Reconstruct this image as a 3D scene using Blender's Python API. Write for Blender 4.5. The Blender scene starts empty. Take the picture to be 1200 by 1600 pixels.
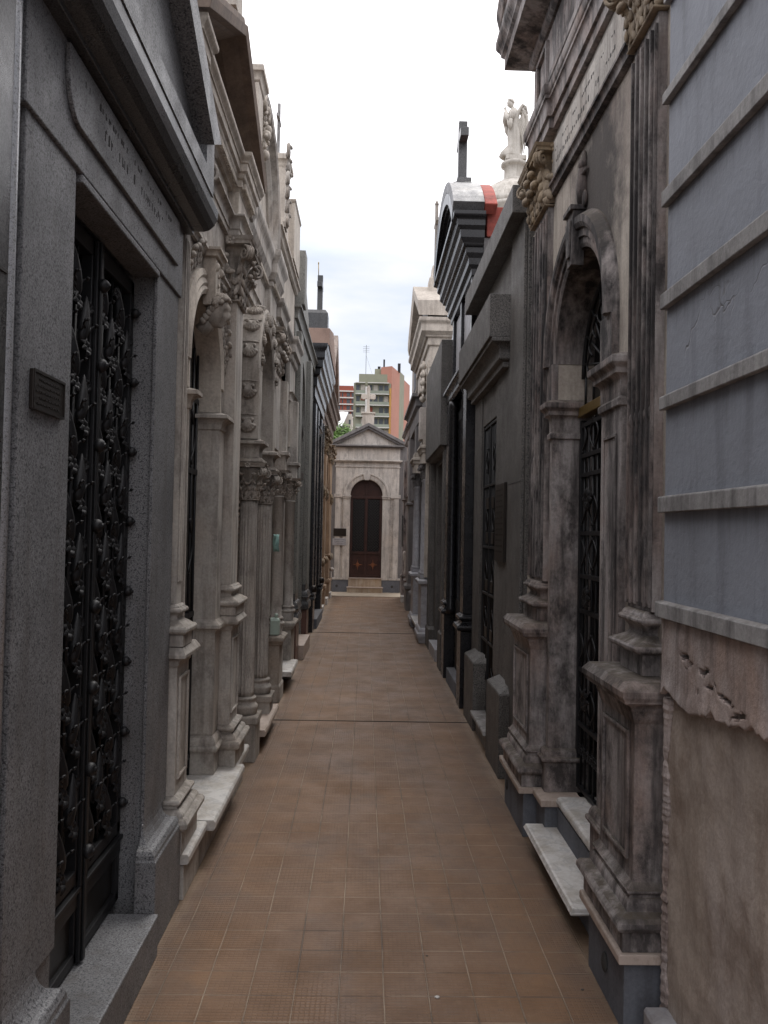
import bpy, bmesh, math, random
from mathutils import Vector, Matrix, noise
random.seed(7)
scene = bpy.context.scene
R = math.radians

# ---------------------------------------------------------------- camera
cam_d = bpy.data.cameras.new('camera'); cam = bpy.data.objects.new('camera', cam_d)
scene.collection.objects.link(cam); scene.camera = cam
cam_d.sensor_fit = 'VERTICAL'; cam_d.sensor_height = 36.0; cam_d.lens = 36.0 * 1300 / 1600
cam_d.clip_start = 0.05; cam_d.clip_end = 3000
rho = 0.02
def _ru(u, v):
    x = (u - 600) / 1300; y = -(v - 800) / 1300
    return Vector((x * math.cos(rho) - y * math.sin(rho), x * math.sin(rho) + y * math.cos(rho), 1.0))
fw = _ru(571, 830).normalized()
up = Vector((0, 1, 0)); up = (up - fw * up.dot(fw)).normalized()
rt = Vector((1, 0, 0)); rt = (rt - fw * rt.dot(fw)); rt = (rt - up * rt.dot(up)).normalized()
# rows: world X, Y, Z expressed in (right, up, forward) of the unrolled camera
def _w(c): return Vector((rt.dot(c), fw.dot(c), up.dot(c)))
cr, sr = math.cos(rho), math.sin(rho)
X_ = _w(Vector((cr, sr, 0))); Y_ = _w(Vector((-sr, cr, 0))); Z_ = -_w(Vector((0, 0, 1)))
cam.matrix_world = Matrix(((X_.x, Y_.x, Z_.x, 0), (X_.y, Y_.y, Z_.y, 0), (X_.z, Y_.z, Z_.z, 1.6), (0, 0, 0, 1)))

scene.render.resolution_x = 768; scene.render.resolution_y = 1024
scene.view_settings.view_transform = 'Standard'; scene.view_settings.look = 'None'
scene.view_settings.exposure = 0.62; scene.view_settings.gamma = 1.0

# ---------------------------------------------------------------- world: overcast sky
SUN_EL, SUN_ROT = R(62), R(20)
W = bpy.data.worlds.new('World'); scene.world = W; W.use_nodes = True
nt = W.node_tree; nt.nodes.clear()
def wn(t, **k):
    n = nt.nodes.new(t)
    for a, b in k.items(): setattr(n, a, b)
    return n
out = wn('ShaderNodeOutputWorld'); bg = wn('ShaderNodeBackground'); bg.inputs['Strength'].default_value = 0.12
sky = wn('ShaderNodeTexSky', sky_type='NISHITA', sun_disc=False, sun_elevation=SUN_EL, sun_rotation=SUN_ROT)
tc = wn('ShaderNodeTexCoord'); mp = wn('ShaderNodeMapping'); mp.inputs['Scale'].default_value = (1.4, 1.4, 5.0)
nz = wn('ShaderNodeTexNoise'); nz.inputs['Scale'].default_value = 2.3; nz.inputs['Detail'].default_value = 5; nz.inputs['Roughness'].default_value = 0.55
sx = wn('ShaderNodeSeparateXYZ')
rz = wn('ShaderNodeMapRange'); rz.inputs[1].default_value = 0.44; rz.inputs[2].default_value = 0.31
rz.inputs[3].default_value = 0.0; rz.inputs[4].default_value = 1.0
nr = wn('ShaderNodeMapRange'); nr.inputs[1].default_value = 0.40; nr.inputs[2].default_value = 0.60; nr.inputs[3].default_value = 1.0; nr.inputs[4].default_value = 0.0
tint = wn('ShaderNodeMixRGB'); tint.inputs[1].default_value = (5.5, 5.55, 5.85, 1); tint.inputs[2].default_value = (4.15, 4.6, 5.35, 1); hi_ = wn('ShaderNodeMixRGB'); hi_.inputs[1].default_value = (12.5, 12.2, 12.5, 1)
mixs = wn('ShaderNodeMixRGB'); mixs.inputs[0].default_value = 0.96
L = nt.links.new
L(tc.outputs['Generated'], mp.inputs[0]); L(mp.outputs[0], nz.inputs[0]); L(tc.outputs['Generated'], sx.inputs[0])
L(sx.outputs['Z'], rz.inputs[0]); L(nz.outputs[0], nr.inputs[0]); L(rz.outputs[0], hi_.inputs[0]); L(nr.outputs[0], tint.inputs[0]); L(tint.outputs[0], hi_.inputs[2])
L(sky.outputs[0], mixs.inputs[1]); L(hi_.outputs[0], mixs.inputs[2])
L(mixs.outputs[0], bg.inputs[0]); L(bg.outputs[0], out.inputs[0])

sun_d = bpy.data.lights.new('sun', 'SUN'); sun = bpy.data.objects.new('sun', sun_d); scene.collection.objects.link(sun)
sun_d.energy = 1.0; sun_d.angle = R(25); sun_d.color = (1.0, 0.96, 0.9)
sd = Vector((math.sin(SUN_ROT) * math.cos(SUN_EL), math.cos(SUN_ROT) * math.cos(SUN_EL), math.sin(SUN_EL)))
sun.rotation_euler = sd.to_track_quat('Z', 'Y').to_euler()

# ---------------------------------------------------------------- materials
class NM:
    def __init__(s, name, rough=0.8, metal=0.0, spec=0.5):
        s.m = bpy.data.materials.new(name); s.m.use_nodes = True; s.t = s.m.node_tree
        s.b = s.t.nodes['Principled BSDF']; s.b.inputs['Roughness'].default_value = rough; s.b.inputs['Metallic'].default_value = metal
        s.b.inputs['Specular IOR Level'].default_value = spec
        s.pos = s.n('ShaderNodeNewGeometry').outputs['Position']; s.nrm = s.t.nodes[-1].outputs['Normal']
    def n(s, t, **k):
        x = s.t.nodes.new(t)
        for a, b in k.items(): setattr(x, a, b)
        return x
    def l(s, a, b): s.t.links.new(a, b)
    def mapped(s, sc, src=None, loc=(0, 0, 0)):
        m = s.n('ShaderNodeMapping'); m.inputs['Scale'].default_value = sc; m.inputs['Location'].default_value = loc
        s.l(src or s.pos, m.inputs[0]); return m.outputs[0]
    def noise(s, scale, detail=4, rough=0.55, vec=None, dist=0.0):
        x = s.n('ShaderNodeTexNoise'); x.inputs['Scale'].default_value = scale; x.inputs['Detail'].default_value = detail
        x.inputs['Roughness'].default_value = rough; x.inputs['Distortion'].default_value = dist
        s.l(vec or s.pos, x.inputs['Vector']); return x.outputs['Fac']
    def vor(s, scale, vec=None, feature='F1', out='Distance'):
        x = s.n('ShaderNodeTexVoronoi', feature=feature); x.inputs['Scale'].default_value = scale
        s.l(vec or s.pos, x.inputs['Vector']); return x.outputs[out]
    def rng(s, v, a, b, c=0.0, d=1.0):
        x = s.n('ShaderNodeMapRange'); x.inputs[1].default_value = a; x.inputs[2].default_value = b
        x.inputs[3].default_value = c; x.inputs[4].default_value = d; s.l(v, x.inputs[0]); return x.outputs[0]
    def math(s, op, a, b=None):
        x = s.n('ShaderNodeMath', operation=op)
        for i, q in enumerate((a, b)):
            if q is None: continue
            if isinstance(q, (int, float)): x.inputs[i].default_value = q
            else: s.l(q, x.inputs[i])
        return x.outputs[0]
    def mix(s, f, a, b, blend='MIX'):
        x = s.n('ShaderNodeMixRGB', blend_type=blend)
        for i, q in enumerate((f, a, b)):
            if isinstance(q, (int, float)): x.inputs[i].default_value = q
            elif isinstance(q, tuple): x.inputs[i].default_value = (*q, 1) if len(q) == 3 else q
            else: s.l(q, x.inputs[i])
        return x.outputs[0]
    def col(s, c): 
        if isinstance(c, tuple): s.b.inputs['Base Color'].default_value = (*c, 1)
        else: s.l(c, s.b.inputs['Base Color'])
        return s
    def bump(s, h, strength=0.3, dist=0.01):
        x = s.n('ShaderNodeBump'); x.inputs['Strength'].default_value = strength; x.inputs['Distance'].default_value = dist
        s.l(h, x.inputs['Height']); s.l(x.outputs[0], s.b.inputs['Normal']); return s
    def zup(s):
        x = s.n('ShaderNodeSeparateXYZ'); s.l(s.nrm, x.inputs[0]); return x.outputs['Z']
    def sep(s):
        x = s.n('ShaderNodeSeparateXYZ'); s.l(s.pos, x.inputs[0]); return x.outputs

def stone(name, base, dark, warm=None, streak=0.6, grime=0.5, moss=0.5, rough=0.85, bump=0.35, seed=0.0, topcol=(0.075, 0.06, 0.045), lo=.5):
    """weathered carved stone or render: mottling, rain streaks, deposits lying on ledges"""
    m = NM(name, rough)
    o = (seed * 3.1, seed * 1.7, seed)
    p = m.mapped((1, 1, 1), loc=o)
    big = m.rng(m.noise(2.2, 6, 0.6, p), 0.35, 0.68)
    c = m.mix(big, base, tuple(0.72 * x for x in base))
    if warm: c = m.mix(m.rng(m.noise(3.1, 5, 0.6, m.mapped((1, 1, .6), loc=(o[0] + 9, 4, 2))), 0.45, 0.7), c, warm)
    st = m.rng(m.noise(9, 5, 0.6, m.mapped((1.6, 1.6, 0.16), loc=o)), lo - .02, lo + .2)
    c = m.mix(m.math('MULTIPLY', st, streak), c, dark)
    gr = m.rng(m.noise(5.5, 8, 0.72, m.mapped((1, 1, .55), loc=(o[0], 7, o[2]))), lo, lo + .15)
    c = m.mix(m.math('MULTIPLY', gr, grime), c, dark)
    fine = m.noise(70, 4, 0.7)
    c = m.mix(0.55, c, m.mix(m.rng(fine, 0.3, 0.7), (0.35, 0.35, 0.35), (0.65, 0.65, 0.65)), 'OVERLAY')
    if moss:
        t = m.math('MULTIPLY', m.rng(m.zup(), 0.35, 0.9), m.rng(m.noise(22, 5, 0.7), 0.35, 0.6, 0.35, 1.0))
        c = m.mix(m.math('MULTIPLY', t, moss), c, topcol)
    m.col(c)
    h = m.math('ADD', m.math('MULTIPLY', m.noise(26, 6, 0.7), 0.7), m.math('MULTIPLY', fine, 0.5))
    m.bump(h, bump, 0.006); return m.m

def granite(name, a, b, c3, scale=260, rough=0.55, stain=0.25, bump=0.12):
    m = NM(name, rough)
    n1 = m.noise(scale, 2, 0.6); n2 = m.noise(scale * 0.55, 2, 0.6, m.mapped((1, 1, 1), loc=(5, 3, 1)))
    c = m.mix(m.rng(n1, 0.44, 0.56), a, b)
    c = m.mix(m.rng(n2, 0.56, 0.62), c, c3)
    lg = m.rng(m.noise(2.4, 5, 0.6), 0.42, 0.7)
    c = m.mix(m.math('MULTIPLY', lg, stain), c, tuple(0.45 * x for x in a))
    st = m.rng(m.noise(8, 4, 0.6, m.mapped((1.5, 1.5, 0.15))), 0.52, 0.75)
    c = m.mix(m.math('MULTIPLY', st, stain), c, tuple(v * w for v, w in zip(a, (0.6, 0.5, 0.42))))
    m.col(c); m.bump(n1, bump, 0.002)
    m.l(m.rng(m.noise(9, 4, 0.6), 0.3, 0.7, rough * 0.8, min(1, rough * 1.2)), m.b.inputs['Roughness'])
    return m.m

def marble(name, base, vein, rough=0.35, dirt=0.55):
    m = NM(name, rough)
    w = m.noise(5, 8, 0.65, m.mapped((1, 1, 1)), 1.6)
    v = m.rng(m.math('ABSOLUTE', m.math('SUBTRACT', w, 0.5)), 0.0, 0.05, 1.0, 0.0)
    c = m.mix(m.math('MULTIPLY', v, 0.45), base, vein)
    c = m.mix(m.math('MULTIPLY', m.rng(m.noise(6, 8, 0.78), 0.42, 0.66), dirt), c, tuple(q * w for q, w in zip(base, (0.5, 0.44, 0.36))))
    m.col(c); m.bump(m.noise(40, 4, 0.6), 0.08, 0.004); return m.m

def plain(name, c, rough=0.5, metal=0.0, var=0.25, sc=14, bump=0.1):
    m = NM(name, rough, metal)
    m.col(m.mix(m.rng(m.noise(sc, 5, 0.65), 0.35, 0.7), c, tuple(x * (1 - var) for x in c)))
    m.bump(m.noise(sc * 6, 4, 0.6), bump, 0.003); return m.m

M = {}
M['granite'] = granite('grey granite', (0.135, 0.136, 0.142), (0.255, 0.256, 0.265), (0.05, 0.05, 0.055), 230, .55, .55)
M['granite_r'] = granite('smooth grey granite', (0.125, 0.128, 0.135), (0.24, 0.243, 0.25), (0.05, 0.053, 0.06), 170, 0.5)
M['granite_w'] = granite('dull warm grey granite', (0.085, 0.08, 0.075), (0.185, 0.175, 0.165), (0.03, 0.03, 0.032), 190, .65, .6)
M['granite_dk'] = granite('dark granite', (0.035, 0.035, 0.036), (0.10, 0.10, 0.10), (0.012, 0.012, 0.014), 240, 0.3)
M['granite_pol'] = granite('polished granite bead with sky sheen', (0.30, 0.31, 0.33), (0.40, 0.41, 0.43), (0.2, 0.2, 0.2), 300, 0.18, 0.1)  # pale colour carries the sky's reflection on the polished corner
M['granite_far'] = granite('green grey granite', (0.17, 0.17, 0.155), (0.26, 0.255, 0.235), (0.09, 0.09, 0.08), 160, 0.6)
M['black'] = granite('polished black granite', (0.010, 0.010, 0.012), (0.02, 0.02, 0.024), (0.006, 0.006, 0.006), 200, 0.28, 0.1, 0.02)
M['red_gran'] = granite('red brown granite', (0.10, 0.045, 0.035), (0.16, 0.08, 0.06), (0.03, 0.02, 0.02), 200, 0.35)
M['pale'] = stone('weathered grey limestone', (0.52, 0.485, 0.445), (0.13, 0.112, 0.10), (0.41, 0.355, 0.305), 0.7, 0.6, 0.6, seed=1)
M['pale_b'] = stone('carved beige limestone', (0.44, 0.405, 0.365), (0.10, 0.085, 0.075), (0.35, 0.295, 0.245), 0.7, 0.7, 0.7, seed=2)
M['pale_c'] = stone('light upper stone', (0.60, 0.54, 0.47), (0.2, 0.165, 0.14), None, 0.55, 0.5, 0.5, seed=3)
M['soffit'] = stone('brown stained stone with soffit shade', (0.22, 0.165, 0.13), (0.08, 0.06, 0.05), None, 0.5, 0.5, 0.2, seed=4)  # darker than the limestone: shade under the deep pediment is in the colour
M['old'] = stone('black stained old stucco', (0.41, 0.375, 0.365), (0.038, 0.033, 0.033), (0.26, 0.185, 0.155), .92, .9, 1.0, bump=0.8, seed=5, lo=.48)
M['old_dk'] = stone('soot blackened stucco', (0.30, 0.27, 0.26), (0.028, 0.025, 0.026), (0.20, 0.14, 0.12), 1.0, 1.0, 1.0, bump=0.8, seed=5.5, lo=.44)
M['old_wall'] = None
M['ochre'] = stone('ochre stained carved stone', (0.36, 0.29, 0.215), (0.07, 0.055, 0.045), (0.31, 0.225, 0.13), 0.5, 0.7, 0.8, bump=0.6, seed=6)
M['cream_st'] = stone('cream stained step', (0.50, 0.42, 0.33), (0.22, 0.13, 0.07), (0.45, 0.32, 0.2), .6, .4, .3, seed=17)
M['tan'] = stone('warm tan stone', (0.46, 0.32, 0.21), (0.15, 0.09, 0.055), (0.33, 0.25, 0.18), 0.55, 0.4, 0.5, seed=7)
M['pink'] = stone('pinkish weathered render', (0.36, 0.29, 0.255), (0.12, 0.095, 0.085), (0.33, 0.22, 0.17), 0.7, 0.6, 0.6, seed=8)
M['chapel'] = stone('chapel stucco', (0.66, 0.62, 0.575), (0.2, 0.18, 0.17), (0.57, 0.515, 0.46), 0.5, 0.55, 0.5, seed=9.3)
M['grey_st'] = stone('grey rendered stone', (0.22, 0.21, 0.21), (0.09, 0.085, 0.085), None, 0.6, 0.5, 0.5, seed=10)
M['bluegrey'] = stone('blue grey base', (0.15, 0.16, 0.185), (0.07, 0.07, 0.08), None, 0.5, 0.4, 0.5, seed=11)
M['white_st'] = stone('white statue marble', (0.60, 0.565, 0.51), (0.28, 0.25, 0.21), None, 0.7, 0.5, 0.2, bump=0.2, seed=12)
M['plaster_white'] = stone('peeling white plaster', (0.55, 0.50, 0.46), (0.24, 0.2, 0.17), None, 0.4, 0.6, 0.3, seed=13)
M['marble'] = marble('white marble', (0.60, 0.585, 0.565), (0.26, 0.27, 0.29), 0.45, 0.75)
M['marble_pink'] = marble('cream marble', (0.48, 0.40, 0.35), (0.3, 0.24, 0.2), 0.5)
M['marble_gr'] = marble('grey veined marble', (0.40, 0.40, 0.43), (0.2, 0.2, 0.23), 0.45)
M['iron'] = plain('black wrought iron', (0.014, 0.014, 0.016), 0.5, 0.2, 0.4, 30)
M['ironpanel'] = plain('brown black door sheet', (0.022, 0.019, 0.017), 0.4, 0.3, 0.3, 9)
M['pane'] = plain('dark glass with interior shade', (0.006, 0.006, 0.007), 0.25, 0.0, 0.3, 6, 0.02)  # near-black colour holds the darkness of the unlit interiors behind the doors
M['bronze'] = plain('dark bronze plaque', (0.035, 0.028, 0.024), 0.42, 0.6, 0.3, 40)
M['brass'] = plain('dull brass', (0.30, 0.20, 0.06), 0.35, 0.7, 0.3, 30)
M['wood'] = plain('dark red brown door', (0.055, 0.020, 0.015), 0.5, 0.0, 0.5, 8)
M['wood_or'] = plain('rusty orange ornament', (0.26, 0.09, 0.035), 0.6, 0.0, 0.5, 12)
M['red'] = plain('red roof paint', (0.36, 0.075, 0.055), 0.8, 0.0, 0.6, 11, .4)
M['green_pl'] = plain('pale green plastic', (0.42, 0.52, 0.46), 0.45, 0, 0.2, 10)
M['cloth'] = plain('turquoise cloth', (0.30, 0.50, 0.46), 0.9, 0, 0.3, 40)
M['leaf'] = plain('foliage', (0.10, 0.19, 0.03), 0.7, 0, 0.5, 3)
M['leaf_dk'] = plain('dark foliage', (0.045, 0.07, 0.03), 0.7, 0, 0.4, 3)
M['bark'] = plain('bark', (0.09, 0.07, 0.05), 0.9, 0, 0.4, 8)
M['engrave'] = plain('engraved letter shadow', (0.055, 0.052, 0.05), 0.9, 0, 0.3, 60)
M['coping_br'] = stone('pinkish brown coping stone', (0.33, 0.225, 0.18), (0.15, 0.10, 0.08), None, .5, .4, .3, seed=18)
M['terracotta'] = plain('worn terracotta', (0.33, 0.20, 0.13), 0.85, 0, 0.5, 5, 0.4)

def mat_oldwall():
    """stained stucco of the old mausoleum; black growth round the carving over the arch"""
    m = NM('stained stucco wall', 0.88)
    s = m.sep()
    base = m.mix(m.rng(m.noise(2.6, 7, .7, m.mapped((1, 1, .6))), .38, .66), (0.50, 0.45, 0.39), (0.24, 0.20, 0.175))
    base = m.mix(m.math('MULTIPLY', m.rng(m.noise(8, 5, .6, m.mapped((1.5, 1.5, .15))), .5, .75), .75), base, (0.07, 0.06, 0.055))
    dy = m.math('MULTIPLY', m.math('SUBTRACT', s['Y'], 3.70), 2.2)
    dz = m.math('MULTIPLY', m.math('SUBTRACT', s['Z'], 3.02), 1.45)
    d = m.math('SQRT', m.math('ADD', m.math('MULTIPLY', dy, dy), m.math('MULTIPLY', dz, dz)))
    d = m.math('ADD', d, m.math('MULTIPLY', m.math('SUBTRACT', m.noise(9, 6, .7), .5), 1.3))
    base = m.mix(m.rng(d, 1.12, .6, 0, .93), base, (0.045, 0.038, 0.036))
    base = m.mix(.5, base, m.mix(m.rng(m.noise(70, 4, .7), .3, .7), (.35, .35, .35), (.65, .65, .65)), 'OVERLAY')
    m.col(base); m.bump(m.noise(30, 6, .7), .5, .006); return m.m
M['old_wall'] = mat_oldwall()

def mat_blue():
    m = NM('blue grey painted plaster', 0.78)
    c = m.mix(m.rng(m.noise(2.5, 6, .6), .35, .7), (0.285, 0.305, 0.35), (0.24, 0.255, 0.29))
    c = m.mix(m.math('MULTIPLY', m.rng(m.noise(7, 5, .6, m.mapped((1.5, 1.5, .18))), .52, .75), .5), c, (0.11, 0.115, 0.13))
    wv = m.n('ShaderNodeVectorMath', operation='ADD'); nn = m.n('ShaderNodeTexNoise'); nn.inputs['Scale'].default_value = 9
    sc = m.n('ShaderNodeVectorMath', operation='SCALE'); sc.inputs['Scale'].default_value = 0.22
    m.l(m.pos, nn.inputs['Vector']); m.l(nn.outputs['Color'], sc.inputs[0]); m.l(m.pos, wv.inputs[0]); m.l(sc.outputs[0], wv.inputs[1])
    e = m.vor(2.1, wv.outputs[0], 'DISTANCE_TO_EDGE')
    zz_ = m.sep()['Z']
    crk = m.math('MULTIPLY', m.math('MULTIPLY', m.rng(e, 0.0, 0.009, 1, 0), m.rng(zz_, 2.35, 2.1, 0, 1)), m.rng(m.noise(2.2, 2, .5, m.mapped((1, 1, 1), loc=(2, 1.2, 8))), .52, .58))
    c = m.mix(m.math('MULTIPLY', crk, .7), c, (0.17, 0.13, 0.10))
    fr_ = m.math('FRACT', m.math('DIVIDE', m.math('SUBTRACT', zz_, 1.345), .3325))
    drip = m.math('MULTIPLY', m.rng(fr_, .62, 1.0, 0, 1), m.rng(m.noise(16, 5, .7, m.mapped((1.5, 1.5, .12))), .42, .68))
    c = m.mix(m.math('MULTIPLY', drip, .55), c, (0.10, 0.10, 0.11))
    m.col(c)
    m.bump(m.math('SUBTRACT', m.math('ADD', m.noise(45, 5, .65), m.math('MULTIPLY', m.noise(9, 4, .6), 1.2)), m.math('MULTIPLY', crk, 2.0)), .45, .006)
    return m.m
M['blue'] = mat_blue()
M['band'] = stone('pale grey rendered band', (0.36, 0.35, 0.345), (0.11, 0.105, 0.105), None, 0.8, 0.75, 0.5, seed=14)
M['peel_up'] = stone('flaking lilac limewash', (0.50, 0.44, 0.42), (0.13, 0.10, 0.09), (0.40, 0.29, 0.24), 0.9, 0.5, 0.2, bump=0.9, seed=15)
M['brownwall'] = stone('brown earth render', (0.47, 0.395, 0.335), (0.21, 0.15, 0.115), (0.40, 0.34, 0.305), 0.3, 0.7, 0.2, bump=0.55, seed=16)

def mat_floor():
    """ribbed brown pavement tiles, 0.155 m, pale worn grout in places"""
    m = NM('brown ribbed tiles', 0.62)
    s = m.sep(); T = 0.1545
    def cell(v, off, wob):
        a = m.math('ADD', m.math('DIVIDE', v, T), off)
        a = m.math('ADD', a, m.math('MULTIPLY', m.math('SUBTRACT', m.noise(1.3, 3, .5), .5), wob))
        f = m.math('FRACT', a)
        return m.math('ABSOLUTE', m.math('SUBTRACT', f, .5)), m.math('FLOOR', a)   # .5 at joint
    fx, ix = cell(s['X'], 60.38, .06); fy, iy = cell(s['Y'], .2, .02)
    jx = m.rng(fx, .478, .49); jy = m.rng(fy, .478, .49)
    cv = m.n('ShaderNodeCombineXYZ'); m.l(ix, cv.inputs[0]); m.l(iy, cv.inputs[1])
    wn_ = m.n('ShaderNodeTexWhiteNoise', noise_dimensions='2D'); m.l(cv.outputs[0], wn_.inputs['Vector'])
    tile = wn_.outputs['Value']
    c = m.mix(m.rng(m.noise(1.1, 5, .6), .35, .68), (0.205, 0.106, 0.045), (0.158, 0.084, 0.042))
    c = m.mix(m.math('MULTIPLY', tile, .25), c, (0.115, 0.062, 0.036))
    jj = m.math('MAXIMUM', m.rng(fx, .470, .488), m.rng(fy, .466, .486))
    c = m.mix(m.math('MULTIPLY', jj, .38), c, (0.10, 0.07, 0.05))
    c = m.mix(m.math('MULTIPLY', m.rng(m.noise(6, 8, .75), .45, .68), .35), c, (0.11, 0.066, 0.042))
    c = m.mix(m.math('MULTIPLY', m.rng(m.noise(28, 6, .75), .52, .75), .45), c, (0.26, 0.165, 0.10))
    c = m.mix(m.math('MULTIPLY', m.rng(m.noise(38, 3, .6), .66, .74), .5), c, (0.07, 0.052, 0.042))
    # grooves run across the tile; five per tile
    g = m.math('FRACT', m.math('MULTIPLY', m.math('DIVIDE', s['Y'], T), 9.0))
    g2 = m.math('FRACT', m.math('MULTIPLY', m.math('DIVIDE', s['X'], T), 9.0))
    gm = m.math('ABSOLUTE', m.math('SUBTRACT', g, .5)); gm2 = m.math('ABSOLUTE', m.math('SUBTRACT', g2, .5))
    rib = m.rng(gm, .30, .45); rib2 = m.rng(gm2, .34, .47)
    worn = m.rng(m.noise(2.4, 4, .6), .36, .62, .15, 1)
    ribs = m.math('MULTIPLY', m.math('MAXIMUM', rib, m.math('MULTIPLY', rib2, .45)), worn)
    c = m.mix(m.math('MULTIPLY', ribs, .5), c, (0.085, 0.055, 0.04))
    jm = m.math('MAXIMUM', m.math('MULTIPLY', jx, m.rng(m.noise(2.1, 4, .7, m.mapped((1, .5, 1))), .30, .52)),
                m.math('MULTIPLY', jy, m.rng(m.noise(4.2, 4, .7, m.mapped((.6, 1.6, 1), loc=(3, 1, 0))), .38, .56)))
    c = m.mix(m.math('MULTIPLY', jm, .75), c, (0.40, 0.31, 0.23))
    jd = m.math('MAXIMUM', m.math('MULTIPLY', jx, m.rng(m.noise(1.7, 4, .7), .52, .42)), m.math('MULTIPLY', jy, m.rng(m.noise(2.6, 4, .7), .5, .4)))
    c = m.mix(m.math('MULTIPLY', jd, .7), c, (0.055, 0.042, 0.036))
    bl = m.math('MULTIPLY', m.rng(m.noise(2.6, 7, .72, m.mapped((1, .8, 1), loc=(4, 9.5, 0))), .50, .68), m.rng(m.noise(11, 6, .8), .35, .65, .3, 1))
    c = m.mix(m.math('MULTIPLY', bl, .6), c, (0.085, 0.062, 0.052))
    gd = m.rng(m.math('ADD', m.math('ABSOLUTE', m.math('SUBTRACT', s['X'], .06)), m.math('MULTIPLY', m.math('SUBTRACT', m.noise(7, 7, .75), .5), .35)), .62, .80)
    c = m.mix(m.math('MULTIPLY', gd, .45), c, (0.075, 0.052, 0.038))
    # pale mortar dribbled along the edges of the walk
    ed = m.math('ABSOLUTE', m.math('SUBTRACT', s['X'], .06))
    ed = m.rng(m.math('ADD', ed, m.math('MULTIPLY', m.math('SUBTRACT', m.noise(5, 5, .7), .5), .16)), .77, .82)
    c = m.mix(m.math('MULTIPLY', ed, .5), c, (0.26, 0.19, 0.13))
    m.col(c)
    h = m.math('SUBTRACT', m.math('MULTIPLY', m.noise(40, 5, .7), .6), m.math('ADD', m.math('MULTIPLY', ribs, .6), m.math('MULTIPLY', m.math('MAXIMUM', jx, jy), .8)))
    m.bump(m.math('ADD', h, m.math('MULTIPLY', tile, .35)), .7, .005)
    m.l(m.rng(m.noise(3, 5, .6), .35, .7, .42, .75), m.b.inputs['Roughness'])
    return m.m
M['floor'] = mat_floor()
M['ground'] = plain('earth', (0.16, 0.13, 0.10), 0.95, 0, 0.4, 1)

# ---------------------------------------------------------------- object helpers
def tag(o, label=None, cat=None, group=None, kind=None):
    if label: o['label'] = label
    if cat: o['category'] = cat
    if group: o['group'] = group
    if kind: o['kind'] = kind
    return o
def thing(name, label, cat, loc=(0, 0, 0), group=None):
    o = bpy.data.objects.new(name, None); scene.collection.objects.link(o); o.location = loc
    o.empty_display_size = 0.2
    return tag(o, label, cat, group)

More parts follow.
